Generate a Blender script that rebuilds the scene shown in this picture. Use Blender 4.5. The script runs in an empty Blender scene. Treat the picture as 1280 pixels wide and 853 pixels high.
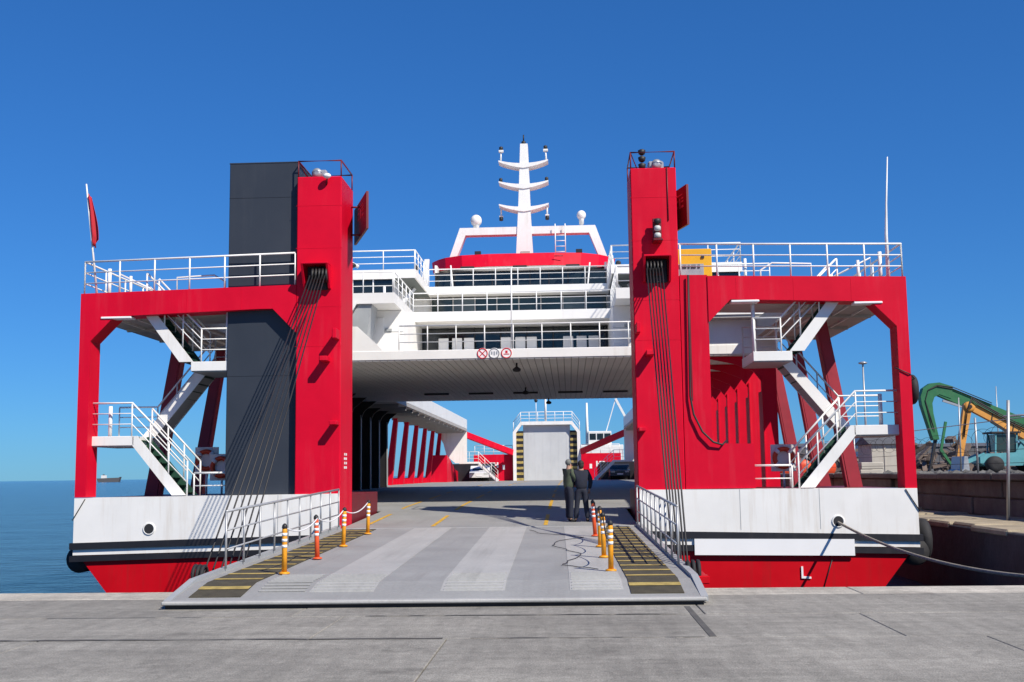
import bpy, bmesh, math, random
from mathutils import Vector, Matrix
random.seed(7)
R = math.radians
scene = bpy.context.scene
COL = scene.collection

# ------------------------------------------------------------------ camera
YAW, PITCH, ROLL, FPX = R(2.8), R(6.70), R(0.75), 1420.0
fw = Vector((-math.sin(YAW) * math.cos(PITCH), math.cos(YAW) * math.cos(PITCH), math.sin(PITCH)))
r0 = Vector((math.cos(YAW), math.sin(YAW), 0)); u0 = r0.cross(fw)
rt = r0 * math.cos(ROLL) - u0 * math.sin(ROLL); up = u0 * math.cos(ROLL) + r0 * math.sin(ROLL)
cd = bpy.data.cameras.new('camera'); cam = bpy.data.objects.new('camera', cd); COL.objects.link(cam)
m = Matrix((rt, up, -fw)).transposed().to_4x4(); m.translation = (2.0, 0.0, 1.75)
cam.matrix_world = m
cd.sensor_width = 36.0; cd.lens = 36.0 * FPX / 1280.0; cd.clip_start = 0.1; cd.clip_end = 40000
scene.camera = cam
scene.render.resolution_x, scene.render.resolution_y = 1024, 682

# ------------------------------------------------------------------ sky and sun
SUN = Vector((0.72, -0.75, 1.0)).normalized()              # direction towards the sun
w = bpy.data.worlds.new('World'); scene.world = w; w.use_nodes = True
nt = w.node_tree; bg = nt.nodes['Background']
sk = nt.nodes.new('ShaderNodeTexSky'); sk.sky_type = 'NISHITA'; sk.sun_disc = False
sk.sun_elevation = math.asin(SUN.z); sk.sun_rotation = math.atan2(SUN.x, SUN.y)
sk.air_density = 1.0; sk.dust_density = 0.05; sk.ozone_density = 6.0; sk.altitude = 0
hs = nt.nodes.new('ShaderNodeHueSaturation'); hs.inputs['Saturation'].default_value = 1.12
tint = nt.nodes.new('ShaderNodeMix'); tint.data_type = 'RGBA'; tint.blend_type = 'MULTIPLY'; tint.inputs[0].default_value = 1.0
tint.inputs[7].default_value = (0.33, 0.80, 1.40, 1)
gm = nt.nodes.new('ShaderNodeGamma'); gm.inputs[1].default_value = 0.74
nt.links.new(sk.outputs[0], hs.inputs['Color']); nt.links.new(hs.outputs[0], gm.inputs[0]); nt.links.new(gm.outputs[0], tint.inputs[6]); nt.links.new(tint.outputs[2], bg.inputs[0])
bg.inputs[1].default_value = 0.105
sl = bpy.data.lights.new('sun', 'SUN'); so = bpy.data.objects.new('sun', sl); COL.objects.link(so)
sl.energy = 5.0; sl.angle = R(0.53); sl.color = (1.0, 0.925, 0.81)
so.rotation_euler = (-SUN).to_track_quat('-Z', 'Y').to_euler(); so.location = (40, -40, 60)
scene.view_settings.view_transform = 'Standard'; scene.view_settings.look = 'None'
scene.view_settings.exposure = 0.24; scene.view_settings.gamma = 1.0
scene.view_settings.use_curve_mapping = False

# ------------------------------------------------------------------ materials
def nd(t, typ, **kw):
    n = t.nodes.new(typ)
    for k, v in kw.items():
        if k in n.inputs: n.inputs[k].default_value = v
        else: setattr(n, k, v)
    return n

def mat(name, col, rough=0.45, metal=0.0, var=0.10, scale=1.5, streak=0.0, streakcol=(0.16, 0.11, 0.08), bump=0.0, bscale=3.0, spec=0.5, fine=0.0, coat=0.0, sscale=(5.0, 5.0, 0.35)):
    M = bpy.data.materials.new(name); M.use_nodes = True; t = M.node_tree; b = t.nodes['Principled BSDF']
    L = t.links.new
    geo = nd(t, 'ShaderNodeNewGeometry')
    n1 = nd(t, 'ShaderNodeTexNoise', Scale=scale, Detail=5.0, Roughness=0.6); L(geo.outputs['Position'], n1.inputs['Vector'])
    mr = nd(t, 'ShaderNodeMapRange'); mr.inputs[1].default_value = 0.3; mr.inputs[2].default_value = 0.7
    mr.inputs[3].default_value = 1 - var; mr.inputs[4].default_value = 1 + var * 0.6
    L(n1.outputs[0], mr.inputs[0])
    mul = nd(t, 'ShaderNodeMix', data_type='RGBA', blend_type='MULTIPLY'); mul.inputs[0].default_value = 1.0
    mul.inputs[6].default_value = (*col, 1); L(mr.outputs[0], mul.inputs[7])
    out = mul.outputs[2]
    if fine > 0:
        n2 = nd(t, 'ShaderNodeTexNoise', Scale=scale * 22, Detail=4.0, Roughness=0.7); L(geo.outputs['Position'], n2.inputs['Vector'])
        m2 = nd(t, 'ShaderNodeMapRange'); m2.inputs[1].default_value = 0.25; m2.inputs[2].default_value = 0.75
        m2.inputs[3].default_value = 1 - fine; m2.inputs[4].default_value = 1 + fine; L(n2.outputs[0], m2.inputs[0])
        mu2 = nd(t, 'ShaderNodeMix', data_type='RGBA', blend_type='MULTIPLY'); mu2.inputs[0].default_value = 1.0
        L(out, mu2.inputs[6]); L(m2.outputs[0], mu2.inputs[7]); out = mu2.outputs[2]
    if streak > 0:
        mp = nd(t, 'ShaderNodeMapping'); mp.inputs['Scale'].default_value = sscale; L(geo.outputs['Position'], mp.inputs[0])
        n3 = nd(t, 'ShaderNodeTexNoise', Scale=1.0, Detail=6.0, Roughness=0.65); L(mp.outputs[0], n3.inputs['Vector'])
        n4 = nd(t, 'ShaderNodeTexNoise', Scale=0.45, Detail=2.0); L(geo.outputs['Position'], n4.inputs['Vector'])
        m3 = nd(t, 'ShaderNodeMapRange'); m3.inputs[1].default_value = 0.50; m3.inputs[2].default_value = 0.78; L(n3.outputs[0], m3.inputs[0])
        m4 = nd(t, 'ShaderNodeMapRange'); m4.inputs[1].default_value = 0.42; m4.inputs[2].default_value = 0.68; L(n4.outputs[0], m4.inputs[0])
        mm = nd(t, 'ShaderNodeMath', operation='MULTIPLY'); L(m3.outputs[0], mm.inputs[0]); L(m4.outputs[0], mm.inputs[1])
        ms = nd(t, 'ShaderNodeMath', operation='MULTIPLY'); L(mm.outputs[0], ms.inputs[0]); ms.inputs[1].default_value = streak
        mx = nd(t, 'ShaderNodeMix', data_type='RGBA'); L(ms.outputs[0], mx.inputs[0]); L(out, mx.inputs[6]); mx.inputs[7].default_value = (*streakcol, 1)
        out = mx.outputs[2]
    L(out, b.inputs['Base Color'])
    rr = nd(t, 'ShaderNodeMapRange'); rr.inputs[3].default_value = max(0.02, rough - 0.08); rr.inputs[4].default_value = min(1, rough + 0.12)
    L(n1.outputs[0], rr.inputs[0]); L(rr.outputs[0], b.inputs['Roughness'])
    b.inputs['Metallic'].default_value = metal; b.inputs['Specular IOR Level'].default_value = spec
    if coat: b.inputs['Coat Weight'].default_value = coat; b.inputs['Coat Roughness'].default_value = 0.25
    if bump > 0:
        nb = nd(t, 'ShaderNodeTexNoise', Scale=bscale, Detail=3.0); L(geo.outputs['Position'], nb.inputs['Vector'])
        bp = nd(t, 'ShaderNodeBump', Strength=bump, Distance=0.02); L(nb.outputs[0], bp.inputs['Height']); L(bp.outputs[0], b.inputs['Normal'])
    return M

M = {}
M['red'] = mat('red_paint', (0.62, 0.0015, 0.024), 0.50, var=0.10, scale=0.9, streak=0.40, streakcol=(0.60, 0.085, 0.11), bump=0.30, bscale=1.3, spec=0.16)
M['hullred'] = mat('red_hull_paint', (0.52, 0.003, 0.010), 0.40, var=0.12, scale=0.8, streak=0.7, streakcol=(0.20, 0.025, 0.02), bump=0.3, bscale=1.2, spec=0.16)
M['white'] = mat('white_paint', (0.80, 0.79, 0.76), 0.42, var=0.05, scale=1.1, streak=0.55, streakcol=(0.46, 0.36, 0.25), bump=0.28, bscale=1.3)
M['rail'] = mat('white_rail_paint', (0.78, 0.78, 0.76), 0.40, var=0.08, scale=3)
M['slate'] = mat('slate_paint', (0.033, 0.040, 0.054), 0.45, var=0.10, scale=0.7, streak=0.25, streakcol=(0.075, 0.08, 0.09), bump=0.08, bscale=1.2, spec=0.35)
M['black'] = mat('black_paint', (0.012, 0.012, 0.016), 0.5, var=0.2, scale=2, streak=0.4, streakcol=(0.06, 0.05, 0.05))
M['grey'] = mat('grey_steel_paint', (0.34, 0.36, 0.37), 0.5, var=0.12, scale=1.2, streak=0.2)
M['deck'] = mat('deck_paint', (0.285, 0.286, 0.276), 0.65, streak=0.75, streakcol=(.16, .155, .145), sscale=(3.5, 0.16, 1.0), var=0.14, scale=0.7, fine=0.10, bump=0.2, bscale=30)
M['deckdark'] = mat('deck_dark_paint', (0.290, 0.291, 0.284), 0.65, streak=0.75, streakcol=(.15, .145, .135), sscale=(3.5, 0.16, 1.0), var=0.14, scale=0.9, fine=0.10, bump=0.2, bscale=30)
M['decklight'] = mat('deck_light_paint', (0.385, 0.383, 0.370), 0.65, streak=0.75, streakcol=(.17, .165, .155), sscale=(3.5, 0.16, 1.0), var=0.12, scale=0.9, fine=0.10, bump=0.2, bscale=30)
M['galv'] = mat('galvanised_steel', (0.42, 0.43, 0.44), 0.42, metal=0.5, var=0.12, scale=4)
M['ceil'] = mat('ceiling_strip_paint', (0.72, 0.70, 0.66), 0.6, var=0.08, scale=0.6)
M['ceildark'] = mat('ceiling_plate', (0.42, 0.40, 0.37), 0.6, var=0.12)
M['dkred'] = mat('dark_red_paint', (0.15, 0.008, 0.015), 0.5, var=0.2, streak=0.3, streakcol=(0.08, 0.02, 0.02))
M['hazy'] = mat('hazard_yellow', (0.40, 0.30, 0.09), 0.6, var=0.35, scale=6, fine=0.2)
M['hazk'] = mat('antislip_black', (0.060, 0.052, 0.032), 0.85, var=0.35, scale=5, fine=0.3)
M['line'] = mat('line_yellow', (0.62, 0.36, 0.03), 0.6, var=0.35, scale=5, fine=0.25)
M['ylw'] = mat('yellow_paint', (0.72, 0.40, 0.012), 0.42, var=0.08)
M['post_y'] = mat('delineator_yellow', (0.78, 0.32, 0.012), 0.5, var=0.22, scale=14, fine=0.1)
M['post_o'] = mat('delineator_orange', (0.72, 0.09, 0.02), 0.45, var=0.10, scale=6)
M['rubber'] = mat('rubber', (0.018, 0.018, 0.02), 0.75, var=0.3, scale=6, bump=0.3, bscale=12)
M['wire'] = mat('greased_wire', (0.018, 0.017, 0.018), 0.55, var=0.2)
M['rope'] = mat('mooring_rope', (0.30, 0.27, 0.22), 0.9, var=0.35, scale=14, bump=0.5, bscale=40)
M['green'] = mat('dark_green_paint', (0.012, 0.06, 0.035), 0.6, var=0.2)
M['glass'] = mat('dark_glass', (0.012, 0.018, 0.020), 0.08, var=0.2, spec=0.6)
M['glassg'] = mat('green_glass', (0.030, 0.045, 0.040), 0.10, var=0.25, spec=0.6)
M['dark'] = mat('dark_interior', (0.02, 0.02, 0.022), 0.7)
M['sign_w'] = mat('sign_white', (0.82, 0.82, 0.82), 0.4, var=0.03)
M['sign_r'] = mat('sign_red', (0.62, 0.012, 0.03), 0.4, var=0.05)
M['conc'] = mat('quay_concrete', (0.185, 0.182, 0.172), 0.85, var=0.30, scale=0.45, fine=0.30, bump=0.6, bscale=26)
M['cope'] = mat('quay_coping', (0.40, 0.38, 0.34), 0.85, var=0.20, scale=0.9, fine=0.14, bump=0.4, bscale=18)
M['joint'] = mat('joint_filler', (0.10, 0.096, 0.088), 0.9, var=0.3, scale=3)
M['pier'] = mat('pier_concrete', (0.125, 0.122, 0.115), 0.9, var=0.5, scale=0.8, fine=0.2, streak=0.6, streakcol=(0.075, 0.072, 0.068), bump=0.8, bscale=5)
M['ledge'] = mat('ledge_stone', (0.34, 0.285, 0.20), 0.9, var=0.30, scale=1.2, fine=0.2, bump=0.6, bscale=8)
M['pierlow'] = mat('tidal_wall', (0.055, 0.055, 0.058), 0.8, var=0.4, scale=1.0, fine=0.3, bump=1.0, bscale=4)
M['skin'] = mat('skin', (0.45, 0.26, 0.18), 0.6, var=0.05)
M['olive'] = mat('olive_cloth', (0.075, 0.095, 0.060), 0.9, var=0.3, scale=9)
M['navy'] = mat('navy_cloth', (0.014, 0.018, 0.034), 0.9, var=0.3, scale=9)
M['hair'] = mat('dark_hair', (0.02, 0.016, 0.014), 0.7)
M['capg'] = mat('grey_cap', (0.16, 0.17, 0.16), 0.85)
M['cgreen'] = mat('crane_green', (0.025, 0.16, 0.060), 0.5, var=0.2, streak=0.3)
M['cyel'] = mat('boom_yellow', (0.66, 0.30, 0.055), 0.5, var=0.2, streak=0.35)
M['teal'] = mat('loader_teal', (0.10, 0.33, 0.37), 0.5, var=0.2, streak=0.3)
M['blue'] = mat('cabinet_blue', (0.03, 0.07, 0.16), 0.5)
M['beige'] = mat('shed_beige', (0.46, 0.43, 0.37), 0.7, var=0.12, streak=0.3)
M['shed'] = mat('shed_dark', (0.10, 0.10, 0.105), 0.7, var=0.2)
M['orange'] = mat('lifebuoy_orange', (0.66, 0.07, 0.02), 0.5)
M['carwhite'] = mat('car_white', (0.70, 0.70, 0.70), 0.25, var=0.03, coat=0.5)
M['cardark'] = mat('car_dark', (0.03, 0.032, 0.038), 0.25, var=0.03, coat=0.5)
M['lamp'] = mat('lamp_lens', (0.55, 0.58, 0.55), 0.2)
M['flag'] = mat('flag_cloth', (0.46, 0.012, 0.025), 0.8, var=0.15, scale=4)
M['board_ink'] = mat('board_lettering', (0.50, 0.12, 0.13), 0.6)
M['dull'] = mat('dull_red_paint', (0.33, 0.018, 0.035), 0.6, var=0.2, streak=0.5, streakcol=(0.14, 0.05, 0.05))  # duller, darker red for the raked columns
M['scrap'] = mat('rusty_scrap', (0.16, 0.12, 0.10), 0.8, var=0.6, scale=0.7)
M['pale'] = mat('pale_grey_paint', (0.52, 0.54, 0.55), 0.5, var=0.08, scale=0.6, streak=0.2)
M['glassl'] = mat('light_glass', (0.10, 0.12, 0.11), 0.12, var=0.3, scale=0.8, spec=0.6)
M['soffit'] = mat('green_grey_soffit', (0.10, 0.115, 0.105), 0.7)
M['hill'] = mat('hill', (0.10, 0.13, 0.10), 0.9)

def concrete(name, col):
    Mx = bpy.data.materials.new(name); Mx.use_nodes = True; t = Mx.node_tree; b = t.nodes['Principled BSDF']; L = t.links.new
    geo = nd(t, 'ShaderNodeNewGeometry'); P = geo.outputs['Position']
    def noise(sc, det, lo, hi, a, c, vec=None, rough=.6):
        n_ = nd(t, 'ShaderNodeTexNoise', Scale=sc, Detail=det, Roughness=rough); L(vec or P, n_.inputs['Vector'])
        r_ = nd(t, 'ShaderNodeMapRange'); r_.inputs[1].default_value = lo; r_.inputs[2].default_value = hi; r_.inputs[3].default_value = a; r_.inputs[4].default_value = c
        L(n_.outputs[0], r_.inputs[0]); return r_.outputs[0], n_.outputs[0]
    def mul(a, c):
        m_ = nd(t, 'ShaderNodeMath', operation='MULTIPLY'); L(a, m_.inputs[0]); L(c, m_.inputs[1]); return m_.outputs[0]
    mp = nd(t, 'ShaderNodeMapping'); mp.inputs['Rotation'].default_value = (0, 0, .5); mp.inputs['Scale'].default_value = (5.0, .5, 1); L(P, mp.inputs[0])
    mp2 = nd(t, 'ShaderNodeMapping'); mp2.inputs['Scale'].default_value = (.25, 2.6, 1); L(P, mp2.inputs[0])
    a = noise(.28, 4, .35, .65, .80, 1.16)[0]
    a = mul(a, noise(1.0, 6, .35, .7, .86, 1.12, mp.outputs[0], .7)[0])        # scuffs
    a = mul(a, noise(1.0, 5, .40, .72, .88, 1.10, mp2.outputs[0])[0])          # trowel bands
    a = mul(a, noise(6.5, 6, .30, .70, .78, 1.20, None, .75)[0])               # mottling
    sp, raw_ = noise(55, 3, .32, .68, .72, 1.28); a = mul(a, sp)               # aggregate
    oil = noise(.75, 5, .60, .72, 1.0, .62)[0]; a = mul(a, oil)                # oil stains
    vo = nd(t, 'ShaderNodeTexVoronoi', feature='DISTANCE_TO_EDGE', Scale=.33); wp = nd(t, 'ShaderNodeTexNoise', Scale=1.6, Detail=6.0)
    L(P, wp.inputs['Vector']); vm = nd(t, 'ShaderNodeVectorMath', operation='MULTIPLY_ADD'); L(wp.outputs['Color'], vm.inputs[0]); vm.inputs[1].default_value = (.9, .9, .9); L(P, vm.inputs[2]); L(vm.outputs[0], vo.inputs['Vector'])
    cr = nd(t, 'ShaderNodeMapRange'); cr.inputs[1].default_value = 0.0; cr.inputs[2].default_value = .006; cr.inputs[3].default_value = .80; cr.inputs[4].default_value = 1.0; L(vo.outputs[0], cr.inputs[0]); a = mul(a, cr.outputs[0])
    mx = nd(t, 'ShaderNodeMix', data_type='RGBA', blend_type='MULTIPLY'); mx.inputs[0].default_value = 1.0; mx.inputs[6].default_value = (*col, 1); L(a, mx.inputs[7])
    L(mx.outputs[2], b.inputs['Base Color']); b.inputs['Roughness'].default_value = .88; b.inputs['Specular IOR Level'].default_value = .3
    bp = nd(t, 'ShaderNodeBump', Strength=.7, Distance=.012); L(raw_, bp.inputs['Height']); L(bp.outputs[0], b.inputs['Normal'])
    return Mx
M['conc'] = concrete('quay_concrete', (0.285, 0.271, 0.240)); M['cope'] = concrete('quay_coping', (0.50, 0.465, 0.40))
# water
Wm = bpy.data.materials.new('sea_water'); Wm.use_nodes = True; t = Wm.node_tree; b = t.nodes['Principled BSDF']
b.inputs['Base Color'].default_value = (0.020, 0.042, 0.070, 1); b.inputs['Roughness'].default_value = 0.12; b.inputs['IOR'].default_value = 1.33
g_ = nd(t, 'ShaderNodeNewGeometry'); mp = nd(t, 'ShaderNodeMapping'); mp.inputs['Scale'].default_value = (0.55, 1.0, 1.0)
t.links.new(g_.outputs['Position'], mp.inputs[0])
na = nd(t, 'ShaderNodeTexNoise', Scale=1.1, Detail=8.0, Roughness=0.62); nb = nd(t, 'ShaderNodeTexNoise', Scale=0.16, Detail=4.0)
t.links.new(mp.outputs[0], na.inputs['Vector']); t.links.new(mp.outputs[0], nb.inputs['Vector'])
ad = nd(t, 'ShaderNodeMath', operation='MULTIPLY_ADD'); ad.inputs[1].default_value = 1.8
t.links.new(nb.outputs[0], ad.inputs[0]); t.links.new(na.outputs[0], ad.inputs[2])
bp = nd(t, 'ShaderNodeBump', Strength=1.0, Distance=0.30); t.links.new(ad.outputs[0], bp.inputs['Height']); t.links.new(bp.outputs[0], b.inputs['Normal'])
M['water'] = Wm

# ------------------------------------------------------------------ builders
ORG = {}
def link(name, me, origin, parent, rot=None):
    o = bpy.data.objects.new(name, me); COL.objects.link(o)
    origin = Vector(origin)
    if parent is not None:
        o.parent = parent; o.location = origin - ORG[parent]
    else: o.location = origin
    if rot is not None: o.rotation_mode = 'QUATERNION'; o.rotation_quaternion = rot
    ORG[o] = origin
    return o
def empty(name, loc, label, cat, group=None):
    o = link(name, None, loc, None); return tag(o, label, cat, group)
def tag(o, label=None, cat=None, group=None, kind=None):
    if label: o['label'] = label
    if cat: o['category'] = cat
    if group: o['group'] = group
    if kind: o['kind'] = kind
    return o
CACHE = {}
def box(name, lo, hi, mt, parent=None, bev=0.012):
    lo, hi = Vector(lo), Vector(hi)
    s = hi - lo; key = ('b', round(s.x, 3), round(s.y, 3), round(s.z, 3), mt, bev)
    if key not in CACHE:
        bm = bmesh.new(); bmesh.ops.create_cube(bm, size=1.0)
        bmesh.ops.scale(bm, vec=s, verts=bm.verts)
        bv = min(bev, min(s) * 0.3)
        if bv > 0.002: bmesh.ops.bevel(bm, geom=list(bm.edges), offset=bv, segments=1, affect='EDGES')
        me = bpy.data.meshes.new(name); bm.to_mesh(me); bm.free(); me.materials.append(M[mt]); CACHE[key] = me
    return link(name, CACHE[key], (lo + hi) / 2, parent)
def raw(name, vs, fs, mt, parent=None, smooth=False):
    c = sum((Vector(v) for v in vs), Vector()) / len(vs)
    me = bpy.data.meshes.new(name); me.from_pydata([Vector(v) - c for v in vs], [], fs); me.materials.append(M[mt])
    bm = bmesh.new(); bm.from_mesh(me); bmesh.ops.recalc_face_normals(bm, faces=bm.faces); bm.to_mesh(me); bm.free()
    if smooth:
        for p in me.polygons: p.use_smooth = True
    return link(name, me, c, parent)
def prism(name, poly, axis, lo, hi, mt, parent=None):
    """poly: 2-D points; axis 'y' -> (x,z), 'x' -> (y,z), 'z' -> (x,y)"""
    def P(p, a): return {'y': (p[0], a, p[1]), 'x': (a, p[0], p[1]), 'z': (p[0], p[1], a)}[axis]
    n = len(poly); vs = [P(p, lo) for p in poly] + [P(p, hi) for p in poly]
    fs = [list(range(n))[::-1], list(range(n, 2 * n))] + [[i, (i + 1) % n, n + (i + 1) % n, n + i] for i in range(n)]
    return raw(name, vs, fs, mt, parent)
def bar(name, p0, p1, r, mt, parent=None, n=8, r2=None):
    p0, p1 = Vector(p0), Vector(p1); d = p1 - p0; L = d.length; r2 = r if r2 is None else r2
    key = ('t', round(L, 3), r, r2, mt, n)
    if key not in CACHE:
        vs = []; fs = []
        for z, q in ((-L / 2, r), (L / 2, r2)):
            for i in range(n): a = 2 * math.pi * i / n; vs.append((q * math.cos(a), q * math.sin(a), z))
        fs = [[i, (i + 1) % n, n + (i + 1) % n, n + i] for i in range(n)] + [list(range(n))[::-1], list(range(n, 2 * n))]
        me = bpy.data.meshes.new(name); me.from_pydata(vs, [], fs); me.materials.append(M[mt])
        for p in me.polygons[:n]: p.use_smooth = True
        CACHE[key] = me
    return link(name, CACHE[key], (p0 + p1) / 2, parent, Vector((0, 0, 1)).rotation_difference(d.normalized()))
def beam(name, p0, p1, w_, h_, mt, parent=None, upv=(0, 0, 1)):
    """rectangular bar from p0 to p1, width w_ sideways, h_ along upv"""
    p0, p1 = Vector(p0), Vector(p1); d = (p1 - p0).normalized(); s = d.cross(Vector(upv)).normalized(); u = s.cross(d)
    vs = [p + s * a * w_ / 2 + u * c * h_ / 2 for p in (p0, p1) for a, c in ((-1, -1), (1, -1), (1, 1), (-1, 1))]
    return raw(name, vs, [[3, 2, 1, 0], [4, 5, 6, 7], [0, 1, 5, 4], [1, 2, 6, 5], [2, 3, 7, 6], [3, 0, 4, 7]], mt, parent)
def tube(name, pts, r, mt, parent=None, n=8, closed=False):
    pts = [Vector(p) for p in pts]; N = len(pts); vs = []; prev = None
    for i, p in enumerate(pts):
        if closed: d = pts[(i + 1) % N] - pts[i - 1]
        else: d = pts[min(i + 1, N - 1)] - pts[max(i - 1, 0)]
        d.normalize()
        if prev is None:
            s = d.cross(Vector((0, 0, 1)));
            if s.length < 1e-3: s = d.cross(Vector((1, 0, 0)))
        else: s = prev - d * prev.dot(d)
        s.normalize(); prev = s.copy(); u = s.cross(d)
        q = r[i] if isinstance(r, (list, tuple)) else r
        for k in range(n): a = 2 * math.pi * k / n; vs.append(p + (s * math.cos(a) + u * math.sin(a)) * q)
    fs = []
    for i in range(N if closed else N - 1):
        j = (i + 1) % N
        for k in range(n): fs.append([i * n + k, i * n + (k + 1) % n, j * n + (k + 1) % n, j * n + k])
    if not closed: fs += [list(range(n))[::-1], list(range((N - 1) * n, N * n))]
    return raw(name, vs, fs, mt, parent, True)
def lathe(name, prof, center, mt, parent=None, n=20, axis='z'):
    """prof: (radius, height) list, closed at the ends"""
    vs = []; fs = []; k = len(prof)
    for (q, h) in prof:
        for i in range(n):
            a = 2 * math.pi * i / n; p = (q * math.cos(a), q * math.sin(a), h)
            if axis == 'y': p = (p[0], -p[2], p[1])
            if axis == 'x': p = (p[2], p[0], p[1])
            vs.append(Vector(p) + Vector(center))
    for j in range(k - 1):
        for i in range(n): fs.append([j * n + i, j * n + (i + 1) % n, (j + 1) * n + (i + 1) % n, (j + 1) * n + i])
    fs += [list(range(n))[::-1], list(range((k - 1) * n, k * n))]
    o = raw(name, vs, fs, mt, parent)
    for p in o.data.polygons[:-2]: p.use_smooth = True
    return o
def torus(name, center, Rr, r, mt, parent=None, axis='x', n=28, k=12):
    pts = []
    for i in range(n):
        a = 2 * math.pi * i / n; c_, s_ = Rr * math.cos(a), Rr * math.sin(a)
        pts.append(Vector(center) + Vector({'x': (0, c_, s_), 'y': (c_, 0, s_), 'z': (c_, s_, 0)}[axis]))
    return tube(name, pts, r, mt, parent, k, True)
def sphere(name, c, r, mt, parent=None, sc=(1, 1, 1)):
    bm = bmesh.new(); bmesh.ops.create_uvsphere(bm, u_segments=18, v_segments=12, radius=r); bmesh.ops.scale(bm, vec=sc, verts=bm.verts)
    me = bpy.data.meshes.new(name); bm.to_mesh(me); bm.free(); me.materials.append(M[mt])
    for p in me.polygons: p.use_smooth = True
    return link(name, me, c, parent)
def railing(pts, parent, h=0.83, nr=3, gap=1.15, mt='rail', r=0.022, name='railing', fr=None, ends=True):
    """top handrail is the part; posts and lower rails are its pieces"""
    pts = [Vector(p) for p in pts]; U = Vector((0, 0, h))
    top = tube(name, [p + U for p in pts], r * 1.15, mt, parent)
    fr = fr or [1 - (i + 1) / nr for i in range(nr - 1)]
    for q in fr: tube('rail', [p + U * q for p in pts], r * 0.75, mt, top, 6)
    for a, c in zip(pts[:-1], pts[1:]):
        L = (c - a).length; k = max(1, round(L / gap))
        for i in range(k + (1 if c is pts[-1] else 0)):
            p = a.lerp(c, i / k)
            if not ends and ((a is pts[0] and i == 0) or i == k): continue
            bar('post', p, p + U * 0.985, r, mt, top)
    return top

# ------------------------------------------------------------------ setting: sea, quay, pier
raw('sea', [(-20000, -200, -1.45), (20000, -200, -1.45), (20000, 30000, -1.45), (-20000, 30000, -1.45)], [[0, 1, 2, 3]], 'water')['kind'] = 'structure'
quay = box('quay', (-70, -45, -3.5), (60, 17.70, -0.03), 'joint', None, 0); tag(quay, kind='structure')
box('quay_wall', (-70, 17.70, -3.5), (60, 17.72, -0.03), 'pierlow', quay, 0)
rnd = random.Random(3)
rows = [(16.72, 17.70, 'cope', 3.1), (14.50, 16.70, 'conc', 5.2), (12.50, 14.49, 'conc', 6.4), (7.0, 12.475, 'conc', 5.0), (1.5, 6.985, 'conc', 5.5), (-6.0, 1.485, 'conc', 6.0)]
for k, (y0, y1, mt, ln) in enumerate(rows):
    x = -22.0 + rnd.uniform(0, 2) if k != 1 else -22.35
    while x < 24:
        x1 = x + ln * rnd.uniform(0.85, 1.15) if k not in (1, 2) else x + ln
        if k == 2: pass
        box('concrete_slab', (x, y0, -0.25), (x1 - 0.013, y1, rnd.uniform(-0.004, 0.003)), mt, quay, 0.008)
        x = x1
def tar(x0, y0, x1, y1, w_, k=14):
    v = []
    for i in range(k + 1):
        u_ = i / k; q = w_ * rnd.uniform(.35, 1.0); j = rnd.uniform(-.02, .02)
        v += [(x0 + (x1 - x0) * u_, y0 + (y1 - y0) * u_ - q / 2 + j, .008), (x0 + (x1 - x0) * u_, y0 + (y1 - y0) * u_ + q / 2 + j, .008)]
    raw('tar_joint', v, [[2 * i, 2 * i + 2, 2 * i + 3, 2 * i + 1] for i in range(k)], 'joint', quay)
tar(-14, 12.5, .6, 12.49, .09, 60); tar(.9, 12.48, 3.4, 12.48, .05, 14); tar(-.6, 14.49, 3.3, 14.49, .05, 24); tar(-9, 14.49, -2, 14.49, .03, 30)
box('trench_cover', (3.46, 12.52, -0.2), (3.54, 15.3, 0.006), 'joint', quay, 0.004)
# side aprons of the quay outside the slabs
box('concrete_apron', (-70, -45, -0.25), (-22.5, 17.70, -0.003), 'conc', quay, 0)
box('concrete_apron', (26, -45, -0.25), (60, 17.70, -0.003), 'conc', quay, 0)
box('concrete_apron', (-22.5, -45, -0.25), (26, -6.02, -0.003), 'conc', quay, 0)

pier = box('pier', (11.9, 17.75, -3.5), (14.6, 170, 0.30), 'pierlow', None, 0.03); tag(pier, kind='structure')
y = 17.8
while y < 90:
    L = rnd.uniform(0.9, 2.4); dx = rnd.uniform(-0.12, 0.16)
    box('ledge_stone', (11.86 + dx, y, 0.18), (14.6, y + L - 0.03, 0.35 + rnd.uniform(-0.05, 0.05)), 'ledge', pier, 0.05); y += L
tag(box('pier_deck', (14.9, 17.75, -3.5), (240, 170, 1.42), 'pier', None, 0), kind='structure')
rw = box('retaining_wall', (14.66, 17.75, -0.5), (15.2, 170, 1.40), 'pier', None, 0)
tag(rw, 'weathered concrete block retaining wall above the stone ledge of the pier', 'wall')
for z0, z1 in ((0.32, 0.86), (0.88, 1.40)):
    y = 18.0 + (1.3 if z0 > 0.5 else 0)
    while y < 80:
        L = rnd.uniform(2.6, 4.8); dx = rnd.uniform(0, 0.20)
        box('concrete_block', (14.45 + dx, y, z0), (14.9, y + L - 0.05, z1 - 0.01), 'pier', rw, 0.035); y += L
y = 18.0
while y < 90:
    L = rnd.uniform(3, 6); box('coping_block', (14.33 + rnd.uniform(0, .08), y, 1.40), (15.3, y + L - 0.03, 1.60 + rnd.uniform(-.02, .03)), 'pier', rw, 0.03); y += L

# ------------------------------------------------------------------ ferry
ferry = empty('ferry', (0, 28, -1.4), 'red and white double-ended car ferry with lowered bow ramp moored at the quay', 'ferry')
F = ferry
def zdeck(y):
    k = [(28, .48), (36, .78), (50, 1.05), (70, 1.18), (108, 1.2)]
    for (a, p), (c, q) in zip(k[:-1], k[1:]):
        if y <= c: return p + (q - p) * (y - a) / (c - a)
    return 1.2
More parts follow.
